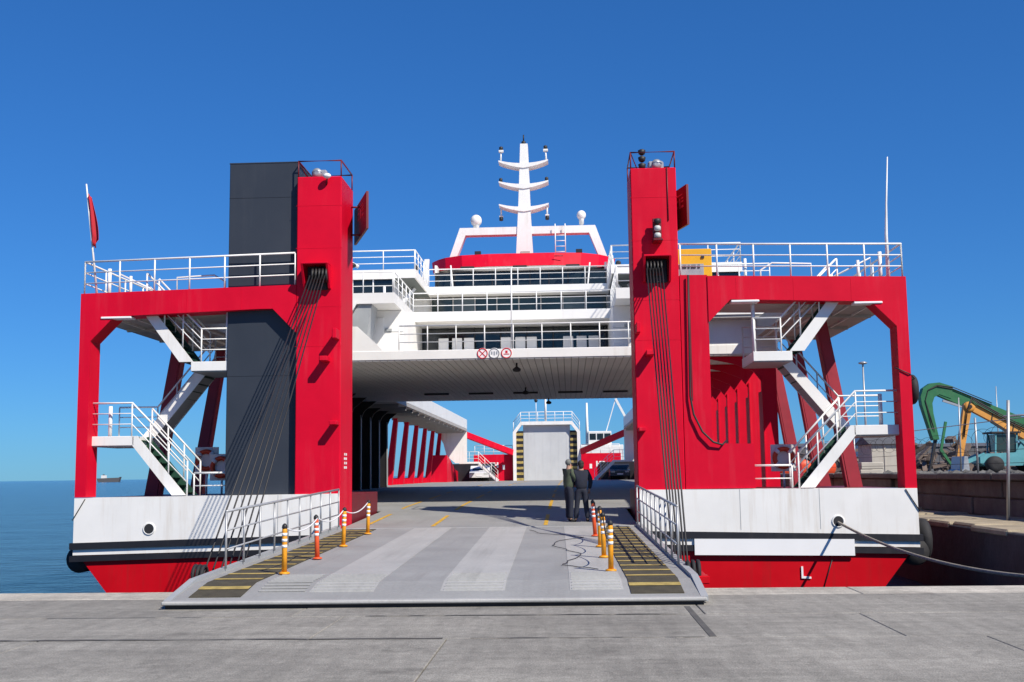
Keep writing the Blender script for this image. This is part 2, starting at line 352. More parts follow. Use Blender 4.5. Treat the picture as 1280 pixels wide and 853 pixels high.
# hull: red lower body with flared bow, one continuous shell lofted along its length
sec = lambda wt, wb, zt: [(-wt, zt), (-wt, 0.02), (-wb, -1.05), (-wb * 0.9, -3.0), (wb * 0.9, -3.0), (wb, -1.05), (wt, 0.02), (wt, zt)]
ys = [28.02, 30, 36, 50, 70, 90, 103]
vs = []; fs = []
for yy in ys:
    wt = 10.30 if yy < 32 else 9.75
    for x, z in sec(wt, 9.45 if yy < 32 else 9.5, min(0.30, zdeck(yy) - 0.2)): vs.append((x, yy, z))
for i in range(len(ys) - 1):
    for k in range(8): fs.append([i * 8 + k, i * 8 + (k + 1) % 8, (i + 1) * 8 + (k + 1) % 8, (i + 1) * 8 + k])
fs += [list(range(8)), list(range((len(ys) - 1) * 8, len(ys) * 8))]
hull = raw('hull', vs, fs, 'hullred', F); hull['label'] = 'red lower hull with flared bow'
# car deck
vs = []; fs = []
dy = [28.0 + i * 2 for i in range(39)]
for yy in dy: vs += [(-9.6 if yy > 34 else -3.64, yy, zdeck(yy)), (9.6 if yy > 34 else 3.64, yy, zdeck(yy))]
for i in range(len(dy) - 1): fs.append([2 * i, 2 * i + 1, 2 * i + 3, 2 * i + 2])
n0 = len(vs); vs += [(v[0], v[1], v[2] - 0.25) for v in vs]; fs += [[a + n0 for a in f[::-1]] for f in fs]
cardeck = raw('car_deck', vs, fs, 'deck', F); cardeck['label'] = 'grey painted vehicle deck with yellow lane lines'
def deckline(x0, y0, x1, y1, w_=0.10):
    v = []
    for yy, xx in ((y0, x0), (y1, x1)): v += [(xx - w_ / 2, yy, zdeck(yy) + 0.006), (xx + w_ / 2, yy, zdeck(yy) + 0.006)]
    return raw('lane_line', v, [[0, 1, 3, 2]], 'line', cardeck)
for xx in (-3.15, -1.42, 1.38):
    y = 28.4 if xx > -3 else 29.2
    while y < 98:
        e = min(y + 3.6, 99)
        for a in (28, 36, 50, 70):          # keep each dash on one facet of the deck
            if y < a < e: e = a
        deckline(xx, y, xx, e); y = e + (2.2 if e - y > 2.0 else 0.05)
# bow bulwarks (white band), strakes
for s in (-1, 1):
    X = lambda a: s * a
    bw = prism('bow_bulwark', [(X(3.70), 1.34), (X(10.33), 1.30), (X(10.33), -0.10), (X(3.70), 0.03)], 'y', 27.97, 28.9, 'white', F)
    x0, x1 = sorted((X(3.78), X(10.25))); box('bow_platform', (x0, 28.91, -0.1), (x1, 34.2, 1.29), 'dkred', F)
    for (a, c, mt, pr_) in ((0.33, 0.17, 'black', 0.06), (0.01, -0.13, 'black', 0.035)):
        prism('rubbing_strake', [(X(3.75), a + .02), (X(10.40), a - .13), (X(10.40), c - .13), (X(3.75), c + .02)], 'y', 27.97 - pr_, 28.0, mt, bw)
    for (a, c) in ((0.33, 0.17),):
        box('side_strake', (min(X(10.31), X(10.42)), 28.0, a - .13 - .16), (max(X(10.31), X(10.42)), 34.2, a - .13), 'black', bw)
    # fairlead: proud ring and dark mouth
    torus('fairlead_ring', (X(8.42), 27.965, 0.53), 0.135, 0.022, 'white', bw, 'y', 20, 8)
    lathe('fairlead_mouth', [(0.12, 0.0), (0.12, 0.02)], (X(8.42), 27.967, 0.53), 'dark', bw, 18, 'y')
    for xx in (6.1, 8.0 if s > 0 else 5.2):
        box('plate_seam', (X(xx) - .006, 27.966, 0.35), (X(xx) + .006, 27.97, 1.32), 'grey', bw, 0)
    # thin mooring wire at the outer corner
    bar('corner_stay', (X(10.05), 27.95, 1.28), (X(10.36), 27.95, 0.75), 0.012, 'wire', bw)
name_cover = prism('name_cover', [(4.97, 0.155), (8.77, 0.11), (8.77, -0.28), (4.97, -0.23)], 'y', 27.905, 27.94, 'sign_w', F)  # white strip that blanks out the ship's name, built as a panel
name_cover['label'] = 'blank white strip covering the ship name on the bow'
lt = [(7.50, -0.53), (7.545, -0.53), (7.545, -0.76), (7.73, -0.775), (7.73, -0.82), (7.50, -0.81)]
prism('letter', lt, 'y', 27.985, 28.021, 'sign_w', F)['label'] = 'white capital letter L on the red bow'
bar('draught_seam', (8.25, 28.0, -0.36), (8.0, 28.0, -1.1), 0.012, 'black', F)
# rubber corner fender rolls
for s in (-1, 1):
    lathe('corner_fender', [(0.05, -.0), (0.30, 0.02), (0.34, 0.1), (0.34, 1.2), (0.30, 1.28), (0.05, 1.3)], (s * 10.32, 28.25, -0.22), 'rubber', F, 20, 'y').location.y += 1.3

# ---- bow ramp
def zr(y): return 0.25 + (y - 17) * (0.48 - 0.25) / 11.0 if y > 16.6 else 0.242 - (16.6 - y) * 0.145
ramp = None
poly = [(28.0, zr(28)), (16.6, zr(16.6)), (15.55, 0.09), (15.50, 0.02), (16.6, 0.03), (28.0, 0.22)]
ramp = prism('bow_ramp', poly, 'x', -3.63, 3.63, 'deckdark', F); ramp['label'] = 'grey steel bow ramp lowered onto the quay'
def rsheet(name, x0, x1, y0, y1, mt, dz=0.006, th=0.0):
    yy = [y0] + [c for c in (16.6,) if y0 < c < y1] + [y1]
    v = []; f = []
    for q in yy: v += [(x0, q, zr(q) + dz), (x1, q, zr(q) + dz)]
    for i in range(len(yy) - 1): f.append([2 * i, 2 * i + 1, 2 * i + 3, 2 * i + 2])
    k = len(v); v += [(a, b_, c - dz - 0.004 + 0.0) for a, b_, c in v]
    bd = [[0, 1, k + 1, k], [k - 2, k - 1, 2 * k - 1, 2 * k - 2]]
    for i in range(len(yy) - 1): bd += [[2 * i, 2 * i + 2, k + 2 * i + 2, k + 2 * i], [2 * i + 1, 2 * i + 3, k + 2 * i + 3, k + 2 * i + 1]]
    return raw(name, v, f + bd, mt, ramp)
for x0 in (-1.78, 0.05, 1.85): rsheet('light_tread_lane', x0, x0 + (0.9 if x0 < 1 else 0.74), 16.0, 27.9, 'decklight')
box('ramp_tip', (-3.66, 15.38, 0.055), (3.66, 15.56, 0.105), 'decklight', ramp, 0.015)
box('tip_shadow', (-3.62, 15.44, 0.0), (3.62, 15.5, 0.053), 'rubber', ramp, 0)  # dark strip painting in the shadow under the ramp lip
rb = None
for i in range(9):       # raised grip bars near the tip
    yy = 16.05 + i * 0.17
    for x0, x1 in ((-2.5, -1.85), (-1.75, -0.9), (0.1, 0.92), (1.88, 2.56)):
        beam('grip_bar', (x0, yy, zr(yy) + 0.014), (x1, yy, zr(yy) + 0.014), 0.03, 0.02, 'decklight', ramp)
for s in (-1, 1):
    xa, xb = sorted((s * 2.68, s * 3.40))
    hz = rsheet('walkway_mat', xa, xb, 15.75, 27.6, 'hazk', 0.012); hz['label'] = 'black anti-slip walkway strip with yellow bars'
    for i in range(16):
        yy = 16.15 + i * 0.72
        raw('yellow_bar', [(xa, yy, zr(yy) + .018), (xb, yy, zr(yy) + .018), (xb, yy + .17, zr(yy + .17) + .018), (xa, yy + .17, zr(yy + .17) + .018)], [[0, 1, 2, 3]], 'hazy', hz)
    # kerb plate along the ramp side
    prism('ramp_kerb', [(27.9, zr(27.9) + .09), (16.7, zr(16.7) + .05), (15.6, .10), (15.6, .03), (16.7, .05), (27.9, .24)], 'x', s * 3.60, s * 3.70, 'grey', ramp)
    base = [(s * 3.58 + .09, 18.1, zr(18.1) + .05), (s * 3.58 + .01, 27.4, zr(27.4) + .08)]
    rr_ = railing(base, F, h=0.90, nr=3, gap=1.05, mt='galv', r=0.020, name='ramp_railing')
    # lifting sheaves at the ramp side and the wires from the tower head
    for i in range(3):
        torus('ramp_sheave', (s * (3.80 + i * .085), 18.0 + i * .05, 0.22), 0.15, 0.032, 'rubber', F, 'x', 22, 8)
    for i in range(6):
        bar('hoist_wire', (s * (3.98 + .075 * (5 - i)), 27.56, 6.72), (s * (3.80 - .01 * i), 17.9 + .42 * i, 0.20), 0.0155, 'wire', F, 6)
    lug = box('hoist_lug', (min(s * 3.68, s * 4.02), 17.85, 0.04), (max(s * 3.68, s * 4.02), 20.2, 0.16), 'hullred', ramp)
# the ramp lies slightly askew on the quay
ramp.rotation_euler.z = 0.0115; ramp.location.x += .075
# ramp hinge line
box('hinge_cover', (-3.6, 27.86, zr(27.9) - .05), (3.6, 28.12, zr(28) + .012), 'deckdark', F, 0.01)

# ---- towers
def tower(s):
    X0, X1 = sorted((s * 3.66, s * 4.80))
    tw = box('ramp_tower', (X0, 28.0, 0.42), (X1, 29.55, 9.36), 'red', F, 0.02)
    tw['label'] = 'tall red steel tower of the ramp hoist'
    xs = lambda a: s * a
    # cage
    c0, c1, y0, y1, z0 = min(X0, X1) + .02, max(X0, X1) - .02, 28.05, 29.5, 9.36
    tube('cage_rail', [(c0, y0, z0 + .42), (c1, y0, z0 + .42), (c1, y1, z0 + .42), (c0, y1, z0 + .42)], 0.022, 'dkred', tw, 8, True)
    for px, py in ((c0, y0), (c1, y0), (c1, y1), (c0, y1)): bar('cage_post', (px, py, z0), (px, py, z0 + .42), 0.018, 'dkred', tw)
    tube('cage_brace', [(c0, y0, z0 + .42), (c0 + .2, y0 + .3, z0 + .01)], 0.014, 'dkred', tw)
    # roof gear: winch motor and floodlight
    box('roof_motor', (xs(4.35) - .2, 28.5, 9.37), (xs(4.35) + .2, 28.95, 9.68), 'galv', tw, 0.04)
    lathe('motor_end', [(.05, 0), (.13, .02), (.13, .25), (.05, .28)], (xs(4.35), 28.49, 9.52), 'galv', tw, 14, 'y')
    # pulley head in the front face
    ph = box('pulley_housing', (xs(4.25) - .26, 27.93, 6.42), (xs(4.25) + .26, 28.02, 7.02), 'dark', tw, 0.02)
    box('pulley_hood', (xs(4.25) - .34, 27.55, 7.02), (xs(4.25) + .34, 28.02, 7.07), 'red', tw)
    for sx in (-.34, .29): prism('pulley_cheek', [(28.01, 7.02), (27.55, 7.02), (27.86, 6.45), (28.01, 6.45)], 'x', xs(4.25) + sx, xs(4.25) + sx + .05, 'red', tw)
    for i in range(5):
        lathe('pulley', [(.05, 0), (.19, .004), (.17, .02), (.19, .036), (.05, .04)], (xs(4.16) - .18 * s + .085 * i * s, 27.72, 6.75), 'wire', tw, 20, 'x')
    # stops on the face
    box('wire_guide', (xs(4.02) - .10, 27.6, 4.60), (xs(4.02) + .10, 28.01, 4.72), 'red', tw)
    box('stop_lug', (xs(3.78) - .09, 27.62, 3.02 if s < 0 else 2.75), (xs(3.78) + .09, 28.01, 3.12 if s < 0 else 2.85), 'red', tw)
    box('stop_lug', (xs(3.74) - .05, 27.55, 5.15), (xs(3.74) + .05, 28.01, 5.40), 'red', tw)
    # flag board
    return tw
TL, TR = tower(-1), tower(1)
# floodlight on the port tower, lamps on the starboard tower
sphere('floodlight', (-4.0, 27.85, 9.33), 0.085, 'sign_w', TL, (1.2, 1, .8))
bar('floodlight_arm', (-4.0, 27.86, 9.30), (-4.05, 28.02, 9.12), 0.02, 'dkred', TL)
for z in (7.50, 7.68, 7.86): lathe('signal_lamp', [(.03, 0), (.085, .02), (.085, .10), (.06, .13)], (4.28, 27.72, z), 'lamp' if z < 7.8 else 'wire', TR, 14)
box('lamp_bracket', (4.16, 27.58, 7.42), (4.40, 28.01, 7.47), 'dkred', TR)
box('lamp_housing', (4.17, 27.80, 7.47), (4.39, 27.86, 8.02), 'dkred', TR)
bar('lamp_conduit', (4.58, 27.985, 8.0), (4.58, 27.985, 9.36), 0.014, 'dkred', TR)
for z in (9.40, 9.58, 9.76): lathe('horn', [(.04, 0), (.08, .03), (.10, .12), (.05, .15)], (3.98, 28.25, z), 'wire', TR, 12)
# red lettered boards beside each tower
def board(xa, ya, xb, yb, z0, z1, host, mark):
    d = Vector((xb - xa, yb - ya, 0)).normalized(); n_ = Vector((-d.y, d.x, 0)) * 0.03
    vs = [Vector((x, y, z)) + k for k in (-n_, n_) for x, y, z in ((xa, ya, z0), (xb, yb, z0), (xb, yb, z1), (xa, ya, z1))]
    bd = raw('board', vs, [[0, 1, 2, 3], [7, 6, 5, 4], [0, 4, 5, 1], [1, 5, 6, 2], [2, 6, 7, 3], [3, 7, 4, 0]], 'dkred' if mark else 'dkred', host)
    for (u0_, u1_, a0, a1) in mark:
        for sd in (-1, 1):
            p = Vector((xa, ya, 0)); q = Vector((xb, yb, 0))
            pts = []
            for u_, a_ in ((u0_, a0), (u1_, a0), (u1_, a1), (u0_, a1)):
                v = p.lerp(q, u_); v.z = z0 + (z1 - z0) * a_; pts.append(v + n_ * sd * 1.15)
            raw('board_mark', pts, [[0, 1, 2, 3]], 'board_ink', host)
    return bd
mk = [(.25, .45, .50, .56), (.25, .45, .66, .72), (.25, .32, .50, .72), (.52, .60, .48, .74), (.65, .80, .48, .54), (.65, .80, .62, .66), (.65, .80, .70, .74), (.3, .75, .80, .83)]
board(-3.74, 30.3, -3.03, 28.2, 8.03, 9.0, TL, mk)
board(4.84, 29.4, 5.12, 28.4, 7.98, 9.02, TR, mk)
for z in (8.1, 8.85):
    bar('board_arm', (-3.70, 29.3, z), (-3.40, 29.3, z), 0.025, 'dkred', TL); bar('board_arm', (4.79, 29.2, z), (4.92, 29.2, z), 0.025, 'dkred', TR)
for i, z in enumerate((1.95, 2.06, 2.17, 2.28)):
    for j in range(2): box('stencil_mark', (-3.657, 28.45 + j * .2 + .03 * (i % 2), z), (-3.652, 28.60 + j * .2, z + .06), 'sign_w', TL, 0)
# plating beside the starboard tower, with the service hose
pl = prism('tower_side_plate', [(4.82, 6.62), (5.50, 6.61), (5.50, 2.44), (6.50, 2.42), (6.50, 1.345), (4.82, 1.345)], 'y', 28.03, 28.5, 'red', F)
box('plate_seam', (5.03, 28.02, 3.5), (5.06, 28.032, 6.6), 'dkred', pl, 0)
hp = [(5.02, 27.95, 6.6), (5.0, 27.95, 5.0), (4.98, 27.95, 3.6), (5.05, 27.94, 3.15), (5.25, 27.93, 2.72), (5.5, 27.92, 2.47), (5.72, 27.95, 2.40), (5.85, 28.2, 2.50)]
tube('service_hose', hp, 0.025, 'wire', pl)
# slate funnel casing behind the port frame
fc = box('funnel_casing', (-6.62, 28.24, 1.33), (-4.83, 32.0, 9.82), 'slate', F, 0.015); fc['label'] = 'tall slate grey funnel casing'
for z in (4.3, 7.2, 8.9): box('plate_seam', (-6.62, 28.236, z), (-4.85, 28.24, z + .008), 'black', fc, 0)
box('casing_rim', (-6.63, 28.23, 9.80), (-4.83, 32.01, 9.84), 'slate', fc)

# ---- bow portal frames, upper bow deck
def portal(s):
    P = lambda pts: [(s * a, z) for a, z in pts]
    outer = [(4.80, 6.58), (10.34, 6.46), (10.34, 1.32), (10.06, 1.32), (10.06, 5.24), (9.46, 5.86), (5.75, 5.98), (5.40, 5.98), (4.80, 5.36)]
    if s > 0: outer = [(5.50, 6.58), (10.34, 6.46), (10.34, 1.30), (10.06, 1.30), (10.06, 5.24), (9.46, 5.86), (6.05, 5.98), (5.50, 5.42)]
    pf = prism('bow_portal', P(outer), 'y', 28.0, 28.62, 'red', F); pf['label'] = 'red portal frame at the bow corner'
    a, c = (9.02, 9.80) if s < 0 else (9.05, 9.74)
    x0, x1 = sorted((s * a, s * c)); box('strip_light', (x0, 27.97, 5.80), (x1, 28.3, 5.855), 'sign_w', pf)
    if s > 0: box('strip_light', (6.06, 27.97, 5.90), (6.75, 28.35, 5.955), 'sign_w', pf)
    # upper bow deck
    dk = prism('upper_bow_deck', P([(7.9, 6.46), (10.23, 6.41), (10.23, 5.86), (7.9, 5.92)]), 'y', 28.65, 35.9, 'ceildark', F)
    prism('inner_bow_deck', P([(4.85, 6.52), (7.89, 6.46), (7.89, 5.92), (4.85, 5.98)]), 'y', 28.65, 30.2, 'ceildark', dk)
    for i in range(6, 10):
        xx = 5.1 + i * .5; beam('deck_stiffener', (s * xx, 28.7, 5.955 - .011 * i), (s * xx, 35.85, 5.955 - .011 * i), 0.05, 0.05, 'ceil', dk)
    for yy in (30.5, 33.0, 35.5): beam('deck_girder', (s * 8.0, yy, 5.90), (s * 10.1, yy, 5.84), 0.10, 0.12, 'ceildark', dk)
    # railing on top
    zt = lambda a: 6.57 - (abs(a) - 4.8) * .0215
    railing([(s * 4.85, 28.07, zt(4.85)), (s * 10.28, 28.07, zt(10.28))], F, h=.84, nr=3, gap=.95)
    railing([(s * 10.28, 28.07, zt(10.28)), (s * 10.28, 36, zt(10.28))], F, h=.84, nr=3, gap=1.3)
    # stair hatch rails behind
    tube('hatch_rail', [(s * 8.35, 29.4, zt(8) - .02), (s * 8.35, 29.4, zt(8) + .58), (s * 7.35, 29.4, zt(7) + .60), (s * 7.05, 29.4, zt(7) + .42), (s * 7.05, 29.4, zt(7) - .02)], 0.024, 'rail', F)
    tube('hatch_rail', [(s * 9.85, 29.3, zt(9.8)), (s * 9.85, 29.3, zt(9.8) + .72), (s * 8.55, 29.3, zt(8.5) + .05)], 0.024, 'rail', F)
    bar('deck_post', (s * 9.45, 29.0, zt(9.4)), (s * 9.45, 29.0, zt(9.4) + .60), 0.04, 'rail', F)
    bar('deck_post', (s * 8.9, 29.6, zt(9)), (s * 8.9, 29.6, zt(9) + .34), 0.045, 'rail', F)
    bar('deck_post', (s * 9.98, 28.9, zt(10)), (s * 9.98, 28.9, zt(10) + .80), 0.05, 'rail', F)
    return pf
portal(-1); portal(1)

# ---- stairs, each flight with its own stringers, treads and rails
def flight(x0, z0, x1, z1, ya, yb, host, back='white', top_over=0.0):
    """stringers run from (x0,z0) up to (x1,z1)"""
    sg = 1 if x1 > x0 else -1
    fl = prism('stair_flight', [(x0, z0), (x0 + sg * .36, z0), (x1 + sg * .02, z1 - .24), (x1 + sg * .02, z1), (x1 - sg * .10, z1)][::1], 'y', ya, ya + .03, 'white', F)
    prism('stringer', [(x0, z0), (x0 + sg * .36, z0), (x1 + sg * .02, z1 - .24), (x1 + sg * .02, z1), (x1 - sg * .10, z1)], 'y', yb - .03, yb, back, fl)
    n = max(4, round((z1 - z0) / .19))
    for i in range(n):
        u_ = (i + .5) / n; xx = x0 + (x1 - x0) * u_ + sg * .12; zz = z0 + (z1 - z0) * u_
        box('tread', (xx - .12, ya + .032, zz - .035), (xx + .12, yb - .032, zz), 'green', fl, 0.004)
    vs = [(x0 + sg * .33, ya + .04, z0 + .0), (x0 + sg * .33, yb - .04, z0), (x1 + sg * .0, yb - .04, z1 - .25), (x1, ya + .04, z1 - .25)]
    raw('soffit', vs + [(a, b_, c + .015) for a, b_, c in vs], [[0, 1, 2, 3], [7, 6, 5, 4], [0, 4, 5, 1], [1, 5, 6, 2], [2, 6, 7, 3], [3, 7, 4, 0]], 'grey', fl)
    return fl
def staircase(s):
    Z0, Z1, Z2, Z3 = 1.34, 2.84, 4.70, 6.42
    ya, yb, yc = 28.28, 29.18, 30.12
    # landing plates
    for (a, c, z) in ((8.98, 10.15, Z1), (6.60, 7.56, Z2)):
        x0, x1 = sorted((s * a, s * c))
        ld = box('stair_landing', (x0, ya, z - .24), (x1, yc, z - .0), 'white', F, 0.01)
        box('landing_soffit', (x0 + .02, ya + .04, z - .26), (x1 - .02, yc - .04, z - .243), 'grey', ld, 0)
    f1 = flight(s * 7.62, Z0, s * 9.0, Z1, ya, yb, None, 'green')
    f2 = flight(s * 9.15, Z1, s * 7.50, Z2, yb + .06, yc, None, 'white')
    f3 = flight(s * 7.50, Z2, s * 8.95, Z3, ya, yb, None, 'green')
    h = .84
    def srail(pts):
        # sloped railing: posts every stretch
        pts = [Vector(p) for p in pts]; top = tube('stair_railing', [p + Vector((0, 0, h)) for p in pts], 0.025, 'rail', F)
        for q in (.36, .68): tube('rail', [p + Vector((0, 0, h * q)) for p in pts], 0.016, 'rail', top, 6)
        for a, c in zip(pts[:-1], pts[1:]):
            k = max(1, round((c - a).length / .75))
            for i in range(k): p = a.lerp(c, i / k); bar('post', p - Vector((0, 0, .12)), p + Vector((0, 0, h)), 0.020, 'rail', top)
        p = pts[-1]; bar('post', p - Vector((0, 0, .05)), p + Vector((0, 0, h)), 0.022, 'rail', top)
    srail([(s * 10.10, ya + .02, Z1), (s * 9.05, ya + .02, Z1), (s * 7.60, ya + .02, Z0 + .02)])
    srail([(s * 8.85, yb - .02, Z1 - .1), (s * 7.55, yb - .02, Z0 + .02)])
    srail([(s * 10.10, yc - .02, Z1), (s * 9.05, yc - .02, Z1), (s * 7.5, yc - .02, Z2), (s * 6.64, yc - .02, Z2)])
    srail([(s * 6.64, ya + .02, Z2), (s * 7.30, ya + .02, Z2), (s * 8.75, ya + .02, Z3 - .25)])
    srail([(s * 7.35, yb - .02, Z2), (s * 8.75, yb - .02, Z3 - .25)])
    bar('landing_post', (s * 6.64, ya + .06, Z2 - .2), (s * 6.64, ya + .06, 6.05), 0.05, 'rail', F)
    bar('landing_post', (s * 9.72, ya + .3, Z1), (s * 9.72, ya + .3, Z1 + .78), 0.05, 'rail', F)
    # deck rail at the foot
    railing([(s * 6.52, ya + .1, Z0), (s * 7.45, ya + .1, Z0)], F, h=.55, nr=2, gap=.9, fr=[.42])
staircase(-1); staircase(1)

# ---- side structure: raked columns, ribbed casings, side promenade
def side(s):
    for yy in (31.8, 35.6, 39.4):
        a, c = 9.05, 9.80
        rc = prism('raked_column', [(s * (c + .20), 1.25), (s * (c - .14), 1.25), (s * (a - .12), 6.1), (s * (a + .12), 6.1)], 'y', yy, yy + .09, 'dull', F)
        beam('column_flange', (s * (c - .18), yy + .18, 1.25), (s * (a - .14), yy + .18, 6.1), 0.04, 0.34, 'dull', rc, (0, 1, 0))
        beam('column_flange', (s * (c + .20), yy + .18, 1.25), (s * (a + .13), yy + .18, 6.1), 0.04, 0.34, 'dull', rc, (0, 1, 0))
    # plated casing with ribs; port black puts the deck shade into the colour
    x0, x1 = sorted((s * 8.62, s * 8.72))
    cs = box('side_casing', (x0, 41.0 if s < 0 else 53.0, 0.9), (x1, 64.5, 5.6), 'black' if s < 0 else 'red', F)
    if s < 0: cs['label'] = 'port side casing with its shade painted in as black, and grey edged frames'; 
    n = 0; y = 36.4
    while y < 64:
        arch = [(s * 8.62, 1.0), (s * 8.62, 5.40), (s * (6.2 if s > 0 else 7.4), 5.40), (s * (7.3 if s > 0 else 7.7), 5.16), (s * (7.9 if s > 0 else 8.0), 4.92), (s * 8.14, 4.6), (s * 8.20, 4.2), (s * 8.20, 1.0)]
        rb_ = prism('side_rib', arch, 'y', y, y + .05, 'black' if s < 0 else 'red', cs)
        if s > 0: box('rib_return', (8.205, y + .055, .95), (8.24, y + 1.0, 4.3), 'red', cs, 0)
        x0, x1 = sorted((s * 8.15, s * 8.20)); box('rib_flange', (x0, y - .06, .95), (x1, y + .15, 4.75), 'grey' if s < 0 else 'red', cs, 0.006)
        y += 2.7; n += 1
    # promenade deck over the side, with white inner bulwark
    x0, x1 = sorted((s * 6.6, s * 9.2)); 
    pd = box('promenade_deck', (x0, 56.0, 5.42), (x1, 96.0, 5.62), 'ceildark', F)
    x0, x1 = sorted((s * 6.6, s * 6.66)); box('promenade_bulwark', (x0, 56.0, 5.625), (x1, 96.0, 6.40), 'white', pd)
    x0, x1 = sorted((s * 9.15, s * 9.2)); box('promenade_bulwark', (x0, 56.0, 5.625), (x1, 96.0, 6.40), 'white', pd)
    y = 58
    while y < 95: beam('promenade_girder', (s * 6.7, y, 5.33), (s * 9.1, y, 5.33), 0.08, 0.2, 'ceildark', pd); y += 2.6
    y = 66.0
    while y < 96:
        prism('side_post', [(s * 9.55, 1.1), (s * 9.1, 1.1), (s * 8.72, 5.42), (s * 8.98, 5.42)], 'y', y, y + .45, 'red', F); y += 4.9
    # low bulwark along the deck edge and stern side
    x0, x1 = sorted((s * 9.42, s * 9.55)); lb = box('side_bulwark', (x0, 64.5, 0.9), (x1, 96, 1.62), 'red', F)
    yy = 66.4
    while yy < 95: 
        xa, xb = sorted((s * 9.2, s * 9.42)); box('bulwark_bracket', (xa, yy, 1.19), (xb, yy + .06, 1.56), 'red', lb); yy += 1.2
    prism('end_panel', [(s * 6.62, 5.42), (s * 9.2, 5.42), (s * 8.6, 4.4), (s * 8.35, 3.4), (s * 7.6, 2.75), (s * 6.62, 2.72)], 'y', 95.9, 96.1, 'white', F)
    x0, x1 = sorted((s * 8.0, s * 9.5)); prism('stern_side_plate', [(93.0, 0.95), (93.0, 3.4), (96, 3.0), (100, 2.2), (104, 2.0), (104, .95)], 'x', x0, x1, 'red', F)
    beam('stern_brace', (s * 6.75, 96.2, 5.15), (s * 3.1, 101.5, 3.70), 0.30, 0.50, 'red', F)
    x0, x1 = sorted((s * 4.7, s * 9.4)); box('stern_bulkhead', (x0, 102.15, 1.1), (x1, 102.35, 2.75), 'black', F)
    # stern stair and landing
    x0, x1 = sorted((s * 5.7, s * 7.4)); sl_ = box('stern_landing', (x0, 97, 2.70), (x1, 99, 2.86), 'white', F)
    beam('stern_stringer', (s * 5.75, 97.3, 2.74), (s * 4.1, 97.3, 1.2), 0.06, 0.28, 'white', sl_, (0, 0, 1))
    for i in range(7):
        u_ = (i + .5) / 7; xx = 5.75 - 1.65 * u_; zz = 2.74 - 1.54 * u_; box('stern_tread', (s * xx - .13, 97.35, zz), (s * xx + .13, 98.3, zz + .04), 'grey', sl_, 0)
    railing([(s * 7.3, 97.05, 2.86), (s * 5.75, 97.05, 2.86), (s * 4.1, 97.05, 1.25)], F, h=.85, gap=.9, mt='rail', r=.02)
    x0, x1 = sorted((s * 3.05, s * 6.6)); sb = box('stern_bulwark', (x0, 102.4, 1.0), (x1, 102.7, 3.55), 'red', F)
    railing([(s * 3.1, 102.5, 3.55), (s * 6.5, 102.5, 3.55)], F, h=.8, gap=.8, mt='rail', r=.025)
    for (a, z, ww, hh) in ((4.9, 2.7, .5, .14), (4.9, 2.35, .14, .5), (4.45, 2.35, .14, .5), (4.65, 2.55, .35, .12), (3.9, 2.2, .22, .4)):
        box('stern_letter_stroke', (s * a - ww / 2, 102.375, z), (s * a + ww / 2, 102.396, z + hh), 'sign_w', sb, 0)
side(-1); side(1)
# ---- stern ramp, raised
st = box('stern_ramp', (-2.1, 102.0, 1.1), (2.1, 102.3, 6.25), 'pale', F, 0.03); st['label'] = 'raised light grey stern ramp'
for i in range(6):
    x = -1.75 + i * .7; box('ramp_rib', (x - .008, 101.99, 1.2), (x + .008, 102.0, 6.2), 'pale', st, 0)
arch = [(-3.0, 1.1), (-3.0, 5.5), (-2.3, 6.42), (2.3, 6.42), (3.0, 5.5), (3.0, 1.1), (2.72, 1.1), (2.72, 5.42), (2.2, 6.12), (-2.2, 6.12), (-2.72, 5.42), (-2.72, 1.1)]
gy = prism('stern_gantry', arch, 'y', 101.5, 102.0, 'white', F)
for s in (-1, 1):
    x0, x1 = sorted((s * 2.1, s * 2.72)); hzp = box('hazard_panel', (x0, 101.9, 1.1), (x1, 102.25, 5.6), 'black', F, 0)
    for i in range(9): box('hazard_bar', (x0, 101.88, 1.2 + i * .5), (x1, 101.9, 1.42 + i * .5), 'hazy', hzp, 0)
railing([(-2.95, 101.7, 5.55), (-2.3, 101.7, 6.42), (2.3, 101.7, 6.42), (2.95, 101.7, 5.55)], F, h=.85, gap=.75, r=.03)
bar('stern_light_mast', (-.05, 101.7, 6.42), (-.05, 101.7, 8.9), 0.10, 'rail', F)
sphere('stern_lamp', (-.9, 101.7, 8.3), .16, 'wire', F); bar('stern_lamp_pole', (-.9, 101.7, 6.42), (-.9, 101.7, 8.2), .03, 'rail', F)

# ---- accommodation block over the car deck
slabA = box('lower_passenger_deck', (-8.6, 36.0, 5.44), (8.6, 56.0, 5.74), 'white', F, 0.015)
slabA['label'] = 'white lower passenger deck spanning the vehicle lanes'
n = 72
for i in range(n):
    x = -8.5 + i * 17.0 / n; box('ceiling_strip', (x + .012, 36.03, 5.405), (x + 17.0 / n - .012, 55.95, 5.43), 'ceil', slabA, 0.004)
box('ceiling_backing', (-8.55, 36.02, 5.43), (8.55, 55.98, 5.44), 'ceildark', slabA, 0)
for x in (-3.9, -1.9, .1, 2.1, 4.1, 6.0):
    box('ceiling_light', (x - .55, 50.6, 5.33), (x + .55, 50.85, 5.405), 'wire', slabA)
for (x, yy, d) in ((.32, 37.3, .0), (1.05, 55.0, .1), (.2, 48, 0)):
    lathe('deck_speaker', [(.03, 0), (.03, -.12), (.14, -.20), (.12, -.28), (.04, -.30)], (x, yy, 5.405), 'wire', slabA, 14)
railing([(-3.4, 36.05, 5.74), (8.55, 36.05, 5.74)], F, h=.80, nr=3, gap=.95, r=.02)
